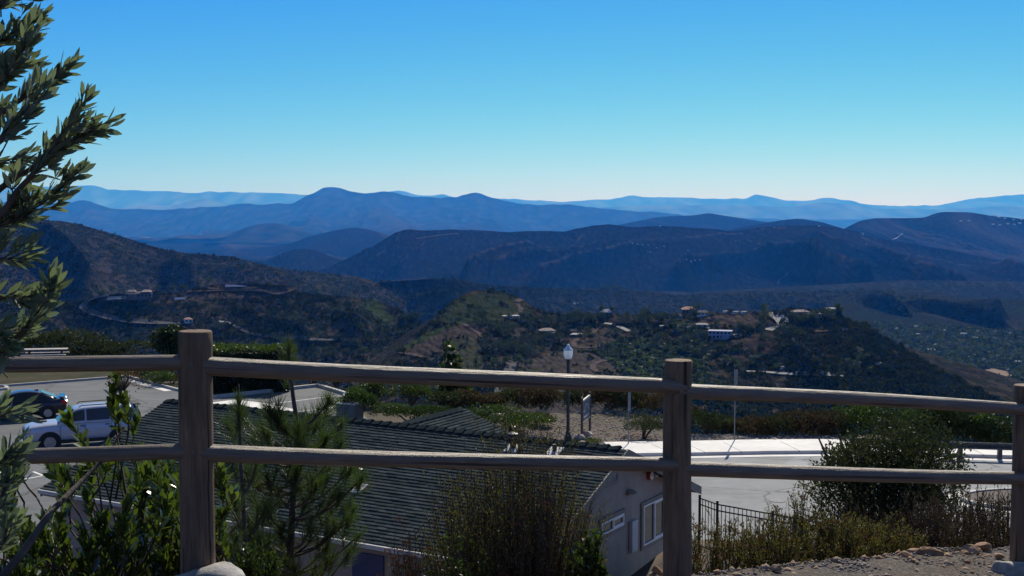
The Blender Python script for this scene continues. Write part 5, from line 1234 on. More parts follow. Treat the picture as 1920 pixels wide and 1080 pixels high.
track(hill_l, [(405,605),(425,607),(440,613),(455,620),(480,628),(520,634),(580,638),(665,638)], 5, m_road, 'road')
track(hill_l, [(410,604.5),(425,606),(440,612)], 4, m_bright, 'road', .9)
track(hill_l, [(200,562),(240,560),(270,559)], 5, m_bright, 'drive')
track(hill_l, [(350,548),(395,546),(440,545),(490,546),(520,552),(545,545),(548,538)], 4, m_dirt)
track(hill_l, [(385,541),(430,543),(482,540)], 3, m_dirt)
track(hill_l, [(728,660),(738,652),(744,645),(743,640)], 8, m_road, 'road')
track(hill_k, [(748,662),(770,665),(800,672),(830,684),(850,692)], 4, m_dirt)
track(hill_k, [(983,560),(972,566),(971,573),(977,580),(974,590),(962,595)], 4, m_dirt)
track(hill_k, [(936,740),(942,722),(950,706),(962,678)], 7, m_road, 'road')
track(hill_k, [(1130,612),(1118,618),(1110,626),(1085,636),(1077,643),(1080,651),(1100,653),(1122,651),(1130,648)], 4, m_dirt)
track(hill_k, [(1145,676),(1128,678),(1114,684),(1113,692),(1124,698),(1150,697),(1172,690)], 4, m_dirt)
track(hill_k, [(1060,620),(1090,621),(1115,617),(1133,610)], 3, m_dirt)
track(hill_k, [(1132,607),(1148,609),(1162,614),(1180,622)], 4, m_bright, 'drive')
track(hill_k, [(1230,612),(1262,612),(1300,615)], 3.5, m_bright, 'drive')
track(hill_k, [(1310,616),(1332,616)], 3, m_bright, 'drive')
track(hill_k, [(1446,585),(1452,592),(1464,600),(1468,608),(1456,615),(1440,620)], 9, m_bright, 'drive')
track(hill_k, [(1486,601),(1500,599),(1506,596)], 4, m_bright, 'drive')
track(hill_k, [(1505,622),(1550,622),(1585,618),(1608,612),(1618,610)], 4, m_dirt)
track(hill_k, [(1400,697),(1430,698),(1470,702),(1520,704),(1560,706),(1620,707)], 3, m_bright, 'drive')
track(hill_k, [(870,608),(880,615),(895,624),(905,632)], 4, m_dirt)
track(hill_c, [(1674,450),(1683,446),(1690,441),(1692,438)], 14, m_bright, 'road', 1)
track(hill_b, [(1460,532),(1464,525),(1475,518),(1477,513)], 7, m_dirt, 'dirt_track', 1)
track(hill_b, [(780,448),(800,445),(830,441),(860,438)], 7, m_dirt, 'dirt_track', 1)
track(hill_e, [(715,529),(735,526),(752,523),(800,520)], 7, m_dirt, 'dirt_track', 1)
# ================================================================ SHRUBS ROUND THE LOT
def shrub(name, p, r, h, n, m, label, leaf=.09, cat='shrub', group=None, seed=0, lobes=7, open_=.0, stems=True, ry=None):
    rr = np.random.default_rng(seed); t = empty(name, p, 0, label, cat, group); ry = ry or r
    L = []
    for i in range(lobes):
        a = rr.random()*6.28; q = .55*rr.random()**.5
        L.append((np.array([math.cos(a)*r*q, math.sin(a)*ry*q, h*(.25+.45*rr.random())]), (.35+.25*rr.random())))
    ids = rr.integers(lobes, size=n); c = np.array([L[i][0] for i in ids]); R = np.array([L[i][1] for i in ids])
    d = norm(rr.normal(size=(n, 3))); d[:, 2] = np.abs(d[:, 2])*.9-.15
    sc = np.array([r, ry, h*.72])
    bump_ = 1+.25*fbm(d[:, 0]*3+ids*3.1, d[:, 1]*3+d[:, 2]*4, 3)
    pos = c+d*sc*(R*(.62+.42*rr.random(n)**.6)*bump_)[:, None]; pos[:, 2] = np.maximum(pos[:, 2], .02+.2*rr.random(n)*h)
    dd = norm(d*.6+np.array([0, 0, .5])+rr.normal(size=(n, 3))*.5)
    l = leaf*(.7+.6*rr.random(n)); tn = np.clip(rr.random(lobes)[ids]*.45+.55*rr.random(n), 0, 1)
    leaf_obj('foliage', [leaves(pos, dd, l, l*.5, rr, shape='dia')], m, t, [tn])
    if stems:
        b = MB()
        for k in range(9):
            a = rr.random()*6.28; q = r*(.3+.4*rr.random()); b.tube([(0, 0, -.15), (math.cos(a)*q*.4, math.sin(a)*q*.4, h*.3), (math.cos(a)*q, math.sin(a)*q, h*.75)], [.035*h, .022*h, .006], 5)
        b.build('stem', m_stem, t)
    return t
def sh(px, py, r, h, n, m, label, Y=None, **k):
    p = Pz(px, py, LOT) if Y is None else P(px, py, Y)
    return shrub('shrub', (p.x, p.y, p.z), r, h, n, m, label, **k)
sh(672, 788, 1.25, 1.9, 5200, lf_ivy, 'bright green leafy shrub right behind the utility cabinet', seed=1, leaf=.11)
sh(705, 764, 1.3, 1.6, 4200, lf_mid, 'green shrub between the bollard and the round bushes', seed=2, leaf=.10)
sh(772, 757, 1.35, 1.3, 4200, lf_mid, 'dense round shrub standing above the low hedge', seed=3, leaf=.10)
sh(770, 793, 2.3, 1.0, 6500, lf_mid, 'wide low dark green shrub left of the grey tiled wing', seed=4, leaf=.09, ry=1.4)
sh(845, 790, 1.8, .75, 3200, lf_dark, 'low spreading shrub behind the peak of the tiled wing', seed=5, leaf=.09)
sh(905, 800, 1.9, 1.2, 4200, lf_mid, 'olive green shrub just right of the wing peak', seed=6, leaf=.09)
sh(965, 812, 1.9, 1.15, 5200, lf_ivy, 'light green spreading shrub left of the street lamp', seed=7, leaf=.09)
sh(1010, 800, 1.2, .7, 2400, lf_dry, 'reddish low shrub between lamp and light green bush', seed=8)
sh(1205, 822, 1.25, 1.05, 3800, lf_coy, 'round olive shrub beside the narrow steel pole', seed=9, leaf=.08)
sh(1325, 812, 1.3, 1.2, 4200, lf_dark, 'dark dense shrub just right of the second post', seed=10, leaf=.08)
sh(1372, 808, .8, .65, 1500, lf_ivy, 'small yellow green bush at the foot of the tall sign pole', seed=11)
sh(270, 716, 1.4, .9, 2600, lf_dark, 'dark shrub behind the lot curb left of the first post', seed=12)
sh(296, 722, 1.2, .9, 2400, lf_mid, 'green shrub behind the curb next to the first post', seed=13)
sh(322, 719, 1.1, .6, 1600, lf_dry, 'brown dry shrub hugging the first post', seed=14)
sh(590, 716, 1.5, 1.1, 2600, lf_dry, 'brownish shrub behind the corner of the small lot', seed=15)
sh(630, 722, 1.5, 1.2, 2800, lf_dark, 'dark shrub behind the curb right of the lot corner', seed=16)
sh(545, 722, 1.6, 1.2, 2600, lf_mid, 'green shrub between the ivy block and the lot corner', seed=17)
# dry brush line on the crest of the bank (countable clumps)
rr = np.random.default_rng(5)
for i, (px, py, h) in enumerate([(830,768,.9),(870,766,.9),(915,768,.8),(955,765,1.0),(1000,768,1.2),(1035,770,1.3),(1075,772,1.4),(1115,772,1.5),(1150,774,1.4),(1185,776,1.6),(1222,778,1.3),(1290,800,1.0),(1360,815,.6),(1405,818,.8),(1440,822,.9),(1475,820,1.0),(1510,822,1.1),(1545,822,1.2)]):
    p = Pz(px, py, LOT)
    shrub('dry_bush', (p.x, p.y+1.2, LOT-.35), 1.35, h+.35, 2100, lf_dry if i % 3 else lf_coy, 'dry brown brush clump '+['at the left end of the bank crest','below the top rail left of the lamp','two clumps left of the lamp','left neighbour of the lamp','straight behind the street lamp','between lamp and entrance sign','behind the entrance sign','right of the entrance sign','between the sign and the narrow pole','behind the narrow steel pole','left of the second post','behind the second post','right of the dark dense shrub','left of the tall sign pole base','along the sidewalk, first past the tall pole','along the sidewalk, middle of its row','along the sidewalk near the grey green bush','where the sidewalk meets the grey green bush'][i], leaf=.13, group='dry brush clumps along the bank', cat='bush', seed=100+i, stems=False, lobes=8)
for i, (px, py, r, h, m, lb) in enumerate([(1600,822,2.2,1.6,lf_dark,'dark bush behind the left end of the guardrail'),(1650,818,2.2,2.2,lf_mid,'taller green tree like bush behind the guardrail'),(1700,822,1.8,1.1,lf_dry,'dry bush behind the guardrail'),(1755,824,1.5,1.7,lf_mid,'yellow green bush behind the guardrail'),(1790,826,1.5,2.0,lf_dark,'dark round bush behind the guardrail'),(1822,826,1.4,2.0,lf_dark,'dark bush with rounded top behind the guardrail'),(1860,828,1.6,1.7,lf_mid,'green bush behind the guardrail near the third post'),(1900,830,1.6,1.4,lf_dark,'dark bush behind the third post')]):
    p = Pz(px, py, LOT); shrub('bush', (p.x, p.y+2.2, LOT-1.0), r, h+.6, 3400, m, lb, leaf=.14, cat='bush', seed=130+i, stems=False)
# bank edge trees
t = tree_proto('oak_tree', 'round', 4.4, 1.05, 2000, lf_dark, 77, 'dark bushy tree rising behind the left fence post'); p = P(322, 600, 92); t.location = (p.x, p.y, p.z-4.2)
t = tree_proto('laurel_tree', 'tall', 4.6, 1.35, 1500, lf_ivy, 78, 'light green young tree above the rail left of the lamp'); p = P(842, 642, 76); t.location = (p.x, p.y, p.z-4.5)
t.children[0]; 
shrub('bush', (P(60, 650, 96).x, 96, LOT-.6), 6, 2.4, 7000, lf_coy, 'wide grey green thicket beyond the picnic table', leaf=.2, cat='bush', seed=150, stems=False, lobes=14, ry=2)
shrub('bush', (P(200, 650, 96).x, 97, LOT-1.4), 4, 2.4, 5000, lf_coy, 'grey green thicket right of the picnic table', leaf=.2, cat='bush', seed=151, stems=False, lobes=10, ry=2)
# ivy covered enclosure
iv = empty('ivy_enclosure', P(465, 742, 75.2), rad(3), 'block walled enclosure buried under dark ivy behind the first post', 'enclosure'); iv.location.z = LOT
MB().box(-2.3, 2.3, -.1, 2.6, -.2, 2.25).build('wall', m_curb, iv)
rr = np.random.default_rng(9); n = 9000
pos = np.stack([rr.uniform(-2.1, 2.5, n), np.full(n, -.12)-rr.random(n)*.22, rr.random(n)*2.3], 1); nt_ = 5200
top = np.stack([rr.uniform(-2.4, 2.6, nt_), rr.uniform(-.3, 2.5, nt_), 2.24+.22*rr.random(nt_)+.32*np.clip(fbm(rr.uniform(0, 1, nt_)*0+rr.uniform(-2.4, 2.6, nt_)*0, 0, 2), 0, 1)], 1)
top[:, 2] += .30*np.clip(fbm(top[:, 0]*1.3+4, top[:, 1]*.6, 3)+.3, 0, 1)*rr.random(nt_)
leaf_obj('ivy', [leaves(pos, norm(rr.normal(size=(n, 3))+np.array([0, -.5, -.6])), .14, .11, rr, shape='dia'), leaves(top, norm(rr.normal(size=(nt_, 3))+np.array([0, -.2, .6])), .15, .12, rr, shape='dia')], lf_ivy, iv, [np.clip(rr.random(n)*.3, 0, 1), .4+.6*rr.random(nt_)])  # shade and sun put into the tones: front leaves dark, top leaves pale
# cobble mulch on the bank and in the beds
m_cob = mat('pale_cobbles', (.10, .085, .08), (.42, .38, .35), scale=.9, rough=.9, detail=2, lo=.3, hi=.7)
def stones(name, spots, smin, smax, m, seed, label, z0=None):
    rr = np.random.default_rng(seed); V = []; Fq = []; o = 0
    base = np.array([(1,0,0),(-1,0,0),(0,1,0),(0,-1,0),(0,0,1),(0,0,-1)], float); fc = np.array([(0,2,4),(2,1,4),(1,3,4),(3,0,4),(2,0,5),(1,2,5),(3,1,5),(0,3,5)])
    for (x, y, z) in spots:
        s = rr.uniform(smin, smax)**1.0; q = base*s*(.6+.7*rr.random((6, 1)))*np.array([1, 1, .65]); a = rr.random()*6.28; ca, sa_ = math.cos(a), math.sin(a)
        R = np.array([[ca, -sa_, 0], [sa_, ca, 0], [0, 0, 1]]); V.append(q@R.T+np.array([x, y, z])); Fq.append(fc+o); o += 6
    ob = mesh_obj(name, np.concatenate(V), np.concatenate(Fq), m); ob['kind'] = 'stuff'; tag(ob, label, 'stones'); return ob
rr = np.random.default_rng(12); sp = []
while len(sp) < 4200:
    px = rr.uniform(760, 1600); lo = np.interp(px, [760, 1000, 1240, 1300, 1600], [785, 770, 772, 815, 818]); hi = np.interp(px, [760, 900, 1060, 1180, 1600], [800, 815, 840, 838, 831])
    py = rr.uniform(lo, hi); p = Pz(px, py, LOT); sp.append((p.x, p.y, LOT+.01))
stones('cobbles', sp, .03, .09, m_cob, 3, 'pale cobble mulch scattered over the planted bank')
for i, (px, py, s, lb) in enumerate([(1085, 826, .34, 'reddish boulder left of the entrance sign posts'), (1103, 817, .30, 'pale topped boulder between the entrance sign posts'), (1092, 835, .26, 'flat pale stone in front of the entrance sign'), (1452, 829, .25, 'pale stone at the edge of the sidewalk past the tall pole'), (1418, 828, .18, 'small stone near the sidewalk edge')]):
    p = Pz(px, py, LOT); v, f = lump((0, 0, 0), (s, s*.8, s*.6), 200+i, n=10)
    tag(mesh_obj('boulder', v, f, mat('boulder_stone', (.22, .15, .12), (.5, .44, .4), scale=4, rough=.9), smooth=True, loc=(p.x, p.y, LOT+s*.3)), lb, 'boulder')
# grass tufts by poles
def tuft(name, p, r, h, n, m, label, seed, group=None, cat='grass tuft'):
    rr = np.random.default_rng(seed); a = rr.random(n)*6.28; q = r*rr.random(n)**.5
    pos = np.stack([np.cos(a)*q, np.sin(a)*q, 0*a], 1); d = norm(np.stack([np.cos(a)*.35*rr.random(n), np.sin(a)*.35*rr.random(n), np.ones(n)], 1)+rr.normal(size=(n, 3))*.12)
    l = h*(.6+.5*rr.random(n)); o = leaf_obj(name, [leaves(pos, d, l, .012+.02*h, rr, shape='needle')], m, None, [rr.random(n)]); o.location = p; return tag(o, label, cat, group)
for i, (px, py, lb) in enumerate([(1100, 828, 'low green tuft at the entrance sign posts'), (1185, 838, 'green tufts at the foot of the narrow steel pole'), (1215, 836, 'green tufts left of the second post'), (1375, 834, 'green tufts at the foot of the tall sign pole'), (1350, 836, 'green tufts beside the sidewalk edge')]):
    p = Pz(px, py, LOT); tuft('grass_tuft', (p.x, p.y, LOT), .7, .14, 900, lf_ivy, lb, 300+i)

# ================================================================ SLOPE PLANTS JUST BEYOND THE FENCE
GZ = lambda x, y: float(ground_z(np.array([x]), np.array([y]))[0])
class Shoots:
    def __init__(s): s.lf = []; s.tn = []; s.b = MB(); s.h = []; s.ht = []
def shoot(S_, p0, p1, rr, n, L, W, r0=.006, spread=.9, start=.25, tone=(.2, .9), curve=.12, shape='leaf', fold=.2, tipcluster=True):
    """one leafy twig from p0 to p1 with spirally set leaves"""
    p0 = np.array(p0, float); p1 = np.array(p1, float); ax = p1-p0; ln = np.linalg.norm(ax); ax /= ln
    side = norm(np.cross(ax, rr.normal(size=3))); bend = side*ln*curve*rr.normal()
    t = np.linspace(0, 1, 6); pts = p0+np.outer(t, p1-p0)+np.outer(np.sin(t*math.pi), bend)
    S_.b.tube([tuple(q) for q in pts], list(np.linspace(r0, r0*.35, 6)), 5)
    tl = start+(1-start)*np.sort(rr.random(n)**(.75 if tipcluster else 1)); pos = np.stack([np.interp(tl, t, pts[:, k]) for k in range(3)], 1)
    a0 = norm(np.cross(ax, [.3, .2, 1.])); b0 = np.cross(ax, a0); ph = np.arange(n)*2.4+rr.random()*6
    o = np.outer(np.cos(ph), a0)+np.outer(np.sin(ph), b0)
    sp = spread*(1.15-.75*tl)[:, None]
    d = norm(ax+o*sp+rr.normal(size=(n, 3))*.14)
    l = L*(.65+.5*rr.random(n))*(1-.25*(tl > .93)); 
    S_.lf.append((leaves(pos, d, l, l*(W/L), rr, roll=norm(ax*1.0+rr.normal(size=(n, 3))*.35), fold=fold, shape=shape)))
    S_.tn.append(np.clip(tone[0]+(tone[1]-tone[0])*(rr.random(n)*.6+.4*tl), 0, 1))
    return pts
def finish(S_, t, m, mb=None, name='foliage'):
    leaf_obj(name, S_.lf, m, t, S_.tn); S_.b.build('stem', mb or m_stem, t, smooth=True)

# --- toyon like shrub filling the lower left, beyond the rails
rr = np.random.default_rng(61)
def toyon(name, root, tips, label, seed, n=20, L=.095, W=.032, slen=.30):
    rr = np.random.default_rng(seed); t = empty(name, root, 0, label, 'shrub'); S_ = Shoots(); R0 = np.array(root, float)
    for (px, py, Y) in tips:
        tip = np.array(P(px, py, Y))-R0; d = norm(np.array([rr.normal()*.35, rr.normal()*.35, 1.0])+.25*norm(tip))
        base = tip-d*slen*(.8+.5*rr.random()); shoot(S_, base, tip, rr, n, L, W)
        if rr.random() < .45:
            mid = base*.55+np.array([0, 0, .15])*.2; S_.b.tube([(0, 0, 0), tuple(mid), tuple(base)], [.016, .010, .005], 5)
        else:
            q = base+np.array([rr.normal()*.1, rr.normal()*.1, -.35]); S_.b.tube([tuple(q), tuple(base)], [.006, .005], 4)
    finish(S_, t, lf_toyon); return t
tips = []
hl = [(128,780,6.9),(262,782,7.0),(218,712,6.9),(208,760,6.9),(225,740,6.9),(200,835,7),(280,880,6.9),(320,868,7.0),(335,905,6.8),(300,900,6.7),(410,880,6.6),(440,935,6.5),(405,900,6.6),(430,960,6.5),(250,868,7.2),(170,880,7.3),(120,880,7.2),(150,850,7.2)]
tips += hl
while len(tips) < 250:
    x = rr.uniform(-60, 420); top = np.interp(x, [-60, 60, 120, 180, 260, 330, 345, 400, 440], [800, 850, 850, 865, 865, 870, 900, 930, 990]); y = top+(1110-top)*rr.random()**.8
    if 20 < x < 205 and 885 < y < 965 and rr.random() < .85: continue      # the gap where the lot shows
    tips.append((x, y, rr.uniform(6.5, 8.0)-(y-900)/900))
g0 = (-2.1, 7.2, GZ(-2.1, 7.2))
toyon('toyon_shrub', g0, tips, 'glossy green broad leaved shrub filling the lower left beyond the rails', 62, n=24)
# dried flower cluster on its tallest shoot
rr = np.random.default_rng(63); cpt = np.array(P(232, 716, 6.9)); S_ = Shoots(); tf = empty('flower_head', tuple(cpt), 0, 'dried brown flower cluster on the tallest shoot by the suv', 'flower head')
nd = 240; dirs = norm(rr.normal(size=(nd, 3))*np.array([1, .8, .6])+np.array([0, 0, .5])); pp = dirs*(.05+.045*rr.random(nd))[:, None]
for k in range(0, nd, 5): S_.b.tube([(0, 0, -.05), tuple(pp[k]*.5), tuple(pp[k])], .0012, 3)
leaf_obj('florets', [leaves(pp, dirs, .010, .010, rr, shape='dia')], lf_head, tf, [.4+.6*rr.random(nd)]); S_.b.build('stem', m_stem, tf)
# thick bare branch crossing the lower left
S_ = MB(); pts = [P(-30, 1120, 5.9), P(40, 1040, 6.1), P(95, 960, 6.4), P(150, 905, 6.7), P(205, 850, 6.9), P(232, 800, 6.95)]
o = S_.tube(pts, [.022, .020, .017, .013, .009, .005], 8).build('bare_branch', m_bark, smooth=True); tag(o, 'long bare diagonal branch in the lower left corner', 'branch')

# --- overhanging shrub at the left edge, nearer than the fence
rr = np.random.default_rng(71); ov = empty('overhanging_tree', (-2.6, 3.5, GZ(-2.6, 3.5)), 0, 'tall grey green leaved tree reaching in from the left edge', 'tree'); R0 = np.array(ov.location); S_ = Shoots()
OB = [([(-420, 330, 3.6), (-140, 160, 3.6), (-20, 90, 3.6), (80, 30, 3.6)], 18, 160), ([(-420, 330, 3.6), (-140, 200, 3.5), (-30, 150, 3.5), (70, 110, 3.5)], 18, 150), ([(-420, 330, 3.6), (-150, 60, 3.6), (-40, 10, 3.6), (60, -20, 3.6)], 14, 150), ([(-420, 360, 3.6), (-150, 350, 3.6), (-40, 310, 3.6), (60, 290, 3.6)], 14, 110), # branches: list of photo points (x, y, depth) root first, side shoots sprout along them
 ([(-420, 330, 3.6), (-120, 120, 3.55), (-10, 20, 3.5), (60, -60, 3.5)], 16, 200),
 ([(-420, 330, 3.6), (-100, 230, 3.5), (0, 150, 3.45), (84, 62, 3.4)], 18, 150),
 ([(-420, 330, 3.6), (-80, 260, 3.7), (20, 200, 3.6), (134, 130, 3.55)], 18, 140),
 ([(-420, 330, 3.6), (-60, 290, 3.4), (30, 225, 3.4), (84, 178, 3.4)], 14, 150),
 ([(-420, 380, 3.6), (-100, 400, 3.5), (20, 340, 3.5), (120, 275, 3.5), (203, 228, 3.5)], 22, 120),
 ([(-420, 380, 3.6), (-60, 420, 3.45), (40, 350, 3.45), (110, 260, 3.45), (172, 203, 3.45)], 18, 130),
 ([(-420, 400, 3.6), (-60, 430, 3.55), (60, 385, 3.5), (160, 325, 3.5)], 18, 110),
 ([(-420, 420, 3.6), (-80, 480, 3.5), (10, 420, 3.5), (135, 372, 3.5)], 18, 95),
 ([(-420, 440, 3.6), (-80, 540, 3.4), (-10, 490, 3.4), (46, 470, 3.4)], 12, 70),
 ([(-420, 460, 3.6), (-80, 600, 3.45), (0, 560, 3.45), (56, 545, 3.45)], 10, 60),
 ([(-420, 480, 3.6), (-60, 680, 3.5), (20, 640, 3.5), (55, 605, 3.45), (126, 535, 3.45)], 20, 55),
 ([(-420, 480, 3.6), (-80, 690, 3.4), (-20, 640, 3.4), (36, 625, 3.35)], 10, 60),
 ([(-420, 520, 3.6), (-80, 760, 3.4), (-10, 690, 3.4), (20, 650, 3.35)], 8, 50),
 ([(-420, 600, 3.6), (-90, 840, 3.5), (-20, 790, 3.5), (30, 765, 3.5)], 10, 45),
 ([(-420, 640, 3.6), (-90, 920, 3.5), (-20, 880, 3.5), (46, 840, 3.5)], 10, 45),
 ([(-420, 700, 3.6), (-90, 1010, 3.5), (-20, 960, 3.5), (40, 900, 3.5)], 10, 50),
 ([(-420, 760, 3.6), (-90, 1090, 3.5), (-20, 1050, 3.5), (48, 985, 3.5)], 10, 50),
 ([(-420, 260, 3.6), (-120, 30, 3.7), (-20, -40, 3.7), (20, -90, 3.7)], 12, 150)]
def spline(pts, n=8):
    o_ = []
    for i in range(len(pts)-1):
        a, b, c, d = (np.array(pts[j], float) for j in (max(i-1, 0), i, i+1, min(i+2, len(pts)-1)))
        for t in np.linspace(0, 1, n)[:-1]: o_.append(.5*(2*b+(c-a)*t+(2*a-5*b+4*c-d)*t*t+(3*b-a-3*c+d)*t**3))
    o_.append(np.array(pts[-1], float)); return np.array(o_)
for pts, ns, wpx in OB:
    pts = pts[:-1]+[(pts[-1][0]-30, pts[-1][1]+16, pts[-1][2])]
    W_ = spline([np.array(P(*q))-R0 for q in pts]); m_ = len(W_)
    S_.b.tube([tuple(q) for q in W_], list(np.linspace(.014, .0022, m_)), 6)
    # terminal shoot
    e = W_[-1]; ed = norm(W_[-1]-W_[-4])
    shoot(S_, e-ed*.16, e, rr, 9, .064, .017, r0=.0025, spread=.55, start=.05, fold=.12)
    for k in range(int(ns*.8)):
        t = .42+.56*rr.random(); p = np.array([np.interp(t, np.linspace(0, 1, m_), W_[:, j]) for j in range(3)]); i = min(int(t*(m_-1)), m_-2); d0 = norm(W_[i+1]-W_[i])
        wid = wpx/2400*3.5*.6
        d = norm(d0+norm(np.cross(d0, rr.normal(size=3)))*.75*rr.random()+np.array([.10, 0, .22]))
        L_s = wid*(.35+.5*rr.random())*(1.25-.95*t)
        L_s = max(L_s, .07)
        shoot(S_, p, p+d*L_s, rr, 5+int(L_s*30), .062, .0165, r0=.002, spread=.62, start=.08, tone=(.0, .8), fold=.12, tipcluster=False)
S_.b.tube([(0, 0, -.3), (.02, 0, .8), (-.03, .05, 1.9), (.1, 0, 3.0)], [.06, .05, .035, .02], 8)
finish(S_, ov, lf_over, m_stem)

# --- young pine
rr = np.random.default_rng(81)
def pine(root, top, whorls, label, seed, needle=.15, trunk=None, r0=.035):
    rr = np.random.default_rng(seed); t = empty('pine_tree', root, 0, label, 'tree'); R0 = np.array(root, float)
    tb = MB(); tr = [np.array(P(*q))-R0 for q in trunk]; tr = [np.array([tr[0][0], tr[0][1], -.2])]+tr; W_ = spline(tr, 5)
    tb.tube([tuple(q) for q in W_], list(np.linspace(r0, .009, len(W_))), 9)
    br = MB(); lf = []; tn = []
    def tuft_(c, d, ln, n):
        tl = rr.random(n)**.8; pos = c-d*ln+np.outer(tl, d)*ln; a0 = norm(np.cross(d, [.2, .9, .3])); b0 = np.cross(d, a0); ph = rr.random(n)*6.28
        o_ = np.outer(np.cos(ph), a0)+np.outer(np.sin(ph), b0); sp = .25+.85*(1-tl)+.25*rr.random(n)
        dd = norm(d+o_*sp[:, None]); l = needle*(.7+.4*rr.random(n))
        lf.append(leaves(pos, dd, l, .0040, rr, shape='needle')); lf[-1][0][:, 2] -= 0; tn.append(np.clip(.25+.6*rr.random(n), 0, 1))
        if rr.random() < .5: br.tube([tuple(c), tuple(c+d*.06)], [.006, .003], 5)
    for (px, py, Y) in whorls:
        c = np.array(P(px, py, Y))-R0
        # attach to trunk lower down
        dz = [abs(q[2]-(c[2]-.18-.35*abs(c[0]-q[0]))) for q in W_]; a = W_[int(np.argmin(dz))]
        mid = (a+c)/2+np.array([0, 0, -.10*np.linalg.norm(c-a)]); W2 = spline([a, mid, c], 5)
        br.tube([tuple(q) for q in W2], list(np.linspace(.013, .006, len(W2))), 6)
        d = norm(norm(W2[-1]-W2[-3])*.6+np.array([0, 0, .8])); tuft_(c, d, .16, 130)
        for k in range(2):
            j = int(len(W2)*(.45+.25*k)); dd = norm(norm(W2[-1]-W2[0])*.5+np.array([rr.normal()*.5, rr.normal()*.5, .7])); e = W2[j]+dd*.14
            br.tube([tuple(W2[j]), tuple(e)], [.006, .004], 5); tuft_(e, dd, .12, 75)
    e = W_[-1]; tuft_(e, np.array([0, 0, 1.]), .2, 240); tuft_(e-np.array([0, 0, .12]), np.array([.2, 0, 1.]), .2, 140)
    br.tube([tuple(e), tuple(e+np.array([0, 0, .12]))], [.008, .004], 6)
    tb.add(br.v, br.f).build('trunk', m_pinebark, t, smooth=True)
    leaf_obj('needles', lf, lf_pine, t, tn); return t
wh = []
for (x, y) in [(448,775),(425,790),(497,768),(480,800),(512,790),(556,815),(540,800),(585,790),(600,790),(618,755),(640,790),(612,825),(580,840),(528,850),(455,840),(430,870),(490,850),(640,845),(675,870),(655,890),(610,880),(560,880),(500,890),(450,900),(425,925),(475,930),(520,925),(590,920),(640,930),(672,900),(665,950),(620,960),(560,950),(500,960),(440,970),(425,1000),(470,1000),(530,990),(590,990),(650,985),(668,1010),(610,1020),(540,1030),(480,1035),(430,1040),(620,1050),(560,1060),(660,1040),(500,1075),(590,1080)]:
    wh.append((x+rr.normal()*5, y+rr.normal()*5, 10+rr.uniform(-.55, .45)))
px_ = P(548, 900, 10.0).x
pine((px_, 10.0, GZ(px_, 10.)), None, wh, 'young long needled pine with a bare trunk top crossing both rails', 82,
     trunk=[(545, 1080, 10.), (546, 1000, 10.), (551, 900, 10.), (556, 800, 10.), (549, 740, 10.), (543, 680, 10.), (542, 655, 10.)])
px_ = P(465, 900, 9.0).x
pine((px_, 9.0, GZ(px_, 9.)), None, [(x+rr.normal()*6, y, 9+rr.uniform(-.3, .3)) for x, y in [(430,850),(470,880),(440,930),(490,950),(455,990),(410,1000),(500,1010),(440,1050),(480,1070)]], 'small pine sapling just right of the first post', 83, needle=.12,
     trunk=[(462, 1080, 9.), (458, 980, 9.), (452, 880, 9.), (449, 780, 9.), (448, 752, 9.)], r0=.022)

# --- wispy shrubs with fine upright twigs
def wispy(name, root, w_, h, nt, nl, m, label, seed, leaf=.022, spread=.45, heads=0, wy=None, lean=0, lw=.35):
    rr = np.random.default_rng(seed); t = empty(name, root, 0, label, 'shrub'); b = MB(); lf = []; tn = []; hd = []
    P0 = []; D0 = []; T0 = []
    for k in range(nt):
        a = rr.random()*6.28; q = rr.random()**.6; tx = math.cos(a)*w_*.5*q+lean*.3; ty = math.sin(a)*(wy or w_)*.5*q; hh = h*(1-.42*q**2)*(.62+.42*rr.random())
        p0 = np.array([tx*.25, ty*.25, -.05]); p1 = np.array([tx*.7, ty*.7, hh*.5]); p2 = np.array([tx+rr.normal()*.03, ty+rr.normal()*.03, hh])
        pts = spline([p0, p1, p2], 5); b.tube([tuple(x) for x in pts], list(np.linspace(.004, .0012, len(pts))), 4)
        for s_ in range(3):
            i = rr.integers(3, len(pts)-1); e = pts[i]+norm(np.array([rr.normal()*.4, rr.normal()*.4, 1.]))*hh*(.12+.16*rr.random()); b.tube([tuple(pts[i]), tuple(e)], .0012, 3)
            tl = rr.random(nl//3)[:, None]; P0.append(pts[i]*(1-tl)+e*tl); D0.append(np.tile(norm(e-pts[i]), (nl//3, 1))); T0.append(np.full(nl//3, rr.random()))
            if heads and rr.random() < heads: hd.append(e)
        tl = .25+.75*rr.random(nl); ix = np.linspace(0, 1, len(pts)); P0.append(np.stack([np.interp(tl, ix, pts[:, j]) for j in range(3)], 1)); D0.append(np.tile(norm(p2-p1), (nl, 1))); T0.append(np.full(nl, rr.random()))
        if heads and rr.random() < heads*2: hd.append(p2)
    P0 = np.concatenate(P0); D0 = np.concatenate(D0); T0 = np.concatenate(T0); n = len(P0); d = norm(D0+rr.normal(size=(n, 3))*spread); l = leaf*(.6+.7*rr.random(n))
    leaf_obj('foliage', [leaves(P0, d, l, l*lw, rr, shape='dia')], m, t, [np.clip(T0*.6+.4*rr.random(n), 0, 1)])
    b.build('stem', m_stem, t)
    if hd:
        hd = np.array(hd); k = 26; c = np.repeat(hd, k, 0)+rr.normal(size=(len(hd)*k, 3))*np.array([.012, .012, .008]); 
        leaf_obj('flower_heads', [leaves(c, norm(rr.normal(size=(len(c), 3))+np.array([0, 0, .8])), .010, .009, rr, shape='dia')], lf_head, t, [np.repeat(rr.random(len(hd)), k)])
    return t
def wsp(px, toppy, Y, w_, *a, name='wispy_shrub', **k):
    x = P(px, 900, Y).x; g = GZ(x, Y); h = (P(px, toppy, Y).z-g)*1.16
    return wispy(name, (x, Y, g), w_, h, *a, **k)
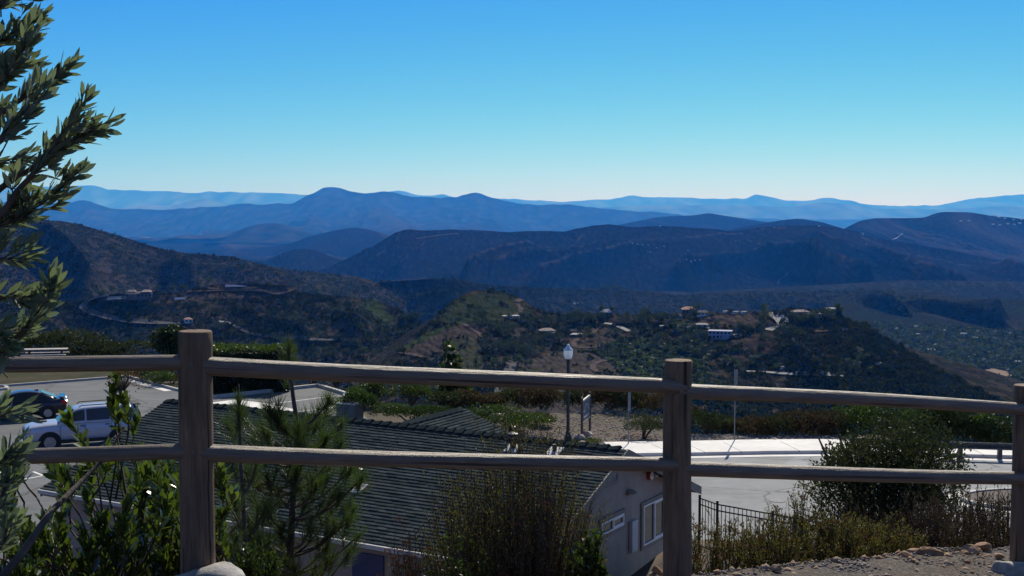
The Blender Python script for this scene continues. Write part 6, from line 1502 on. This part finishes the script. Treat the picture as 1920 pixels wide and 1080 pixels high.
wsp(975, 856, 8.6, 1.25, 420, 46, lf_buck, 'wide wispy olive brown shrub in front of the house gable', 91, leaf=.020)
wsp(885, 895, 8.9, .8, 170, 34, lf_buck, 'lower left lobe of wispy brush against the tiled roof', 92, leaf=.02)
wsp(1010, 930, 8.2, .8, 150, 34, lf_dry, 'dry brownish brush at the bottom under the lower rail', 93, leaf=.02, heads=.06)
wsp(770, 1035, 8.0, .5, 90, 26, lf_dry, 'dry seed head weeds below the house eave', 94, leaf=.018, heads=.2)
wsp(850, 1030, 8.0, .6, 90, 30, lf_ivy, 'yellow green weeds at the bottom below the eave', 95, leaf=.026)
wsp(1105, 1015, 7.9, .22, 40, 50, lf_ivy, 'small bright yellow green plant in front of the gable wall', 96, leaf=.035, lw=.6)
wsp(480, 1035, 6.9, .30, 50, 40, lf_ivy, 'small yellow green plant beside the first post footing', 97, leaf=.03)
wsp(1340, 985, 9.3, .7, 80, 34, lf_buck, 'flowering buckwheat right of the second post', 98, heads=.15)
wsp(1420, 992, 9.5, .7, 80, 34, lf_buck, 'flowering buckwheat in front of the iron fence', 99, heads=.18)
wsp(1500, 950, 9.8, .6, 110, 36, lf_buck, 'tallest flowering buckwheat left of the dark bush', 110, heads=.2)
wsp(1575, 975, 9.4, .8, 150, 34, lf_buck, 'brown buckwheat under the left side of the dark bush', 111, heads=.06)
wsp(1655, 985, 9.6, .8, 150, 34, lf_buck, 'yellowish buckwheat under the middle of the dark bush', 112, heads=.05)
wsp(1740, 950, 10.2, .9, 150, 30, lf_dry, 'grey brown brush above the row of tan rocks', 113)
wsp(1820, 930, 10.8, 1.0, 150, 30, lf_dry, 'grey brown brush in front of the planted island', 114)
wsp(1890, 925, 11.2, .9, 130, 30, lf_dry, 'grey brown brush beside the third post', 115)
wsp(1600, 960, 10.6, .9, 140, 32, lf_dry, 'dull brush behind the buckwheats', 116)
wsp(1460, 985, 8.9, .6, 90, 30, lf_buck, 'short green buckwheat at the gravel edge', 117, heads=.06)
# dark small leaved bush
x = P(1655, 900, 13.2).x; g = GZ(x, 13.2); h = P(1655, 795, 13.2).z-g
db = shrub('coyote_bush', (x, 13.2, g+.0), 1.05, h*1.22, 34000, lf_coy, 'large dark small leaved bush in front of the guardrail', leaf=.034, seed=120, lobes=13, ry=.9)
rr = np.random.default_rng(121); b = MB(); lf = []
for k in range(90):
    a = rr.random()*6.28; el = rr.random(); d = norm(np.array([math.cos(a)*(1-el*.6), math.sin(a)*(1-el*.6), .25+el])); p0 = d*np.array([.75, .7, h*.62])+np.array([0, 0, .15]); p1 = p0+d*(.18+.25*rr.random())+rr.normal(size=3)*.03
    b.tube([tuple(p0*.6), tuple(p0), tuple(p1)], [.004, .003, .0012], 4); tl = rr.random((46, 1)); lf.append(leaves(p0*(1-tl)+p1*tl, norm(d+rr.normal(size=(46, 3))*.6), .026, .013, rr, shape='dia'))
leaf_obj('twig_foliage', lf, lf_coy, db, [rr.random(46) for _ in lf]); b.build('twig', m_stem, db)

# ================================================================ ROCKS AND GRAVEL BY THE FENCE
m_rock = mat('tan_sandstone', (.17, .085, .042), (.44, .27, .15), scale=3.5, rough=.9, bump=.7, bscale=25, bdist=.01, c3=(.30, .26, .23), s3=2.)
def gpoint(px, py, Y0=6.5, Y1=14):
    """where the ray of a photo pixel meets the near ground"""
    a, zr = zray(px, py); Ys = np.linspace(Y0, Y1, 600); g_ = ground_z(a*Ys, Ys); k = np.where(zr*Ys <= g_)[0]
    Y = Ys[k[0]] if len(k) else Y1; return a*Y, Y, float(ground_z(np.array([a*Y]), np.array([Y]))[0])
RK = [(1378,1052,.08,'pale orange rock at the gravel edge right of the second post'),(1352,1058,.07,'small rock touching the second post'),(1418,1048,.08,'reddish brown flat rock at the gravel edge'),(1455,1062,.06,'dark little rock lying on the gravel'),(1690,1042,.10,'brown flat rock left of the rock row'),(1716,1034,.09,'slanted grey brown rock in the row'),(1742,1036,.15,'large flat orange rock in the row'),(1770,1026,.13,'rounded tan rock in the row'),(1800,1022,.14,'tilted tan slab rock in the row'),(1822,1030,.13,'darker boulder at the right of the row'),(1845,1022,.10,'tan rock behind the boulder'),(1878,1000,.10,'rock high on the bank near the third post'),(1800,1008,.09,'rock behind the tilted slab'),(1168,1056,.07,'pale rock left of the second post'),(1200,1072,.06,'pale rock at the foot of the second post, left side'),(1232,1068,.06,'pale rock hard against the second post'),(1875,1040,.07,'small rock beside the third footing'),(1310,1052,.06,'low pale rock in the weeds by the second post')]
for i, (px, py, s, lb) in enumerate(RK):
    x, y, z = gpoint(px, py+4); rr = np.random.default_rng(400+i); v, f = lump((0, 0, 0), (s*.70, s*.5, s*(.36+.2*rr.random())), 400+i, n=8, rough=.12)
    o = mesh_obj('rock', v, f, m_rock, loc=(x, y, z+s*.05)); o.rotation_euler = (rr.normal()*.25, rr.normal()*.25, rr.random()*6); tag(o, lb, 'rock', 'rocks along the gravel edge')
rr = np.random.default_rng(500); sp = []
while len(sp) < 9000:
    x = rr.uniform(-.2, 5.2); y = rr.uniform(5.6, 12)
    if y > rim(x)+.9: continue
    if rr.random() > .35+.65*np.clip((y-rim(x)+1.2), 0, 1): continue
    sp.append((x, y, float(ground_z(np.array([x]), np.array([y]))[0])+.0+.05*float(fbm(x*1.1, y*1.1, 4))))
stones('gravel', sp, .004, .016, mat('loose_gravel', (.06, .052, .048), (.30, .27, .25), scale=22, rough=.9, detail=1, lo=.3, hi=.7), 6, 'loose grey tan gravel along the fence line')
stones('gravel_chips', sp[::14], .012, .04, m_rock, 7, 'larger tan stone chips strewn over the gravel')
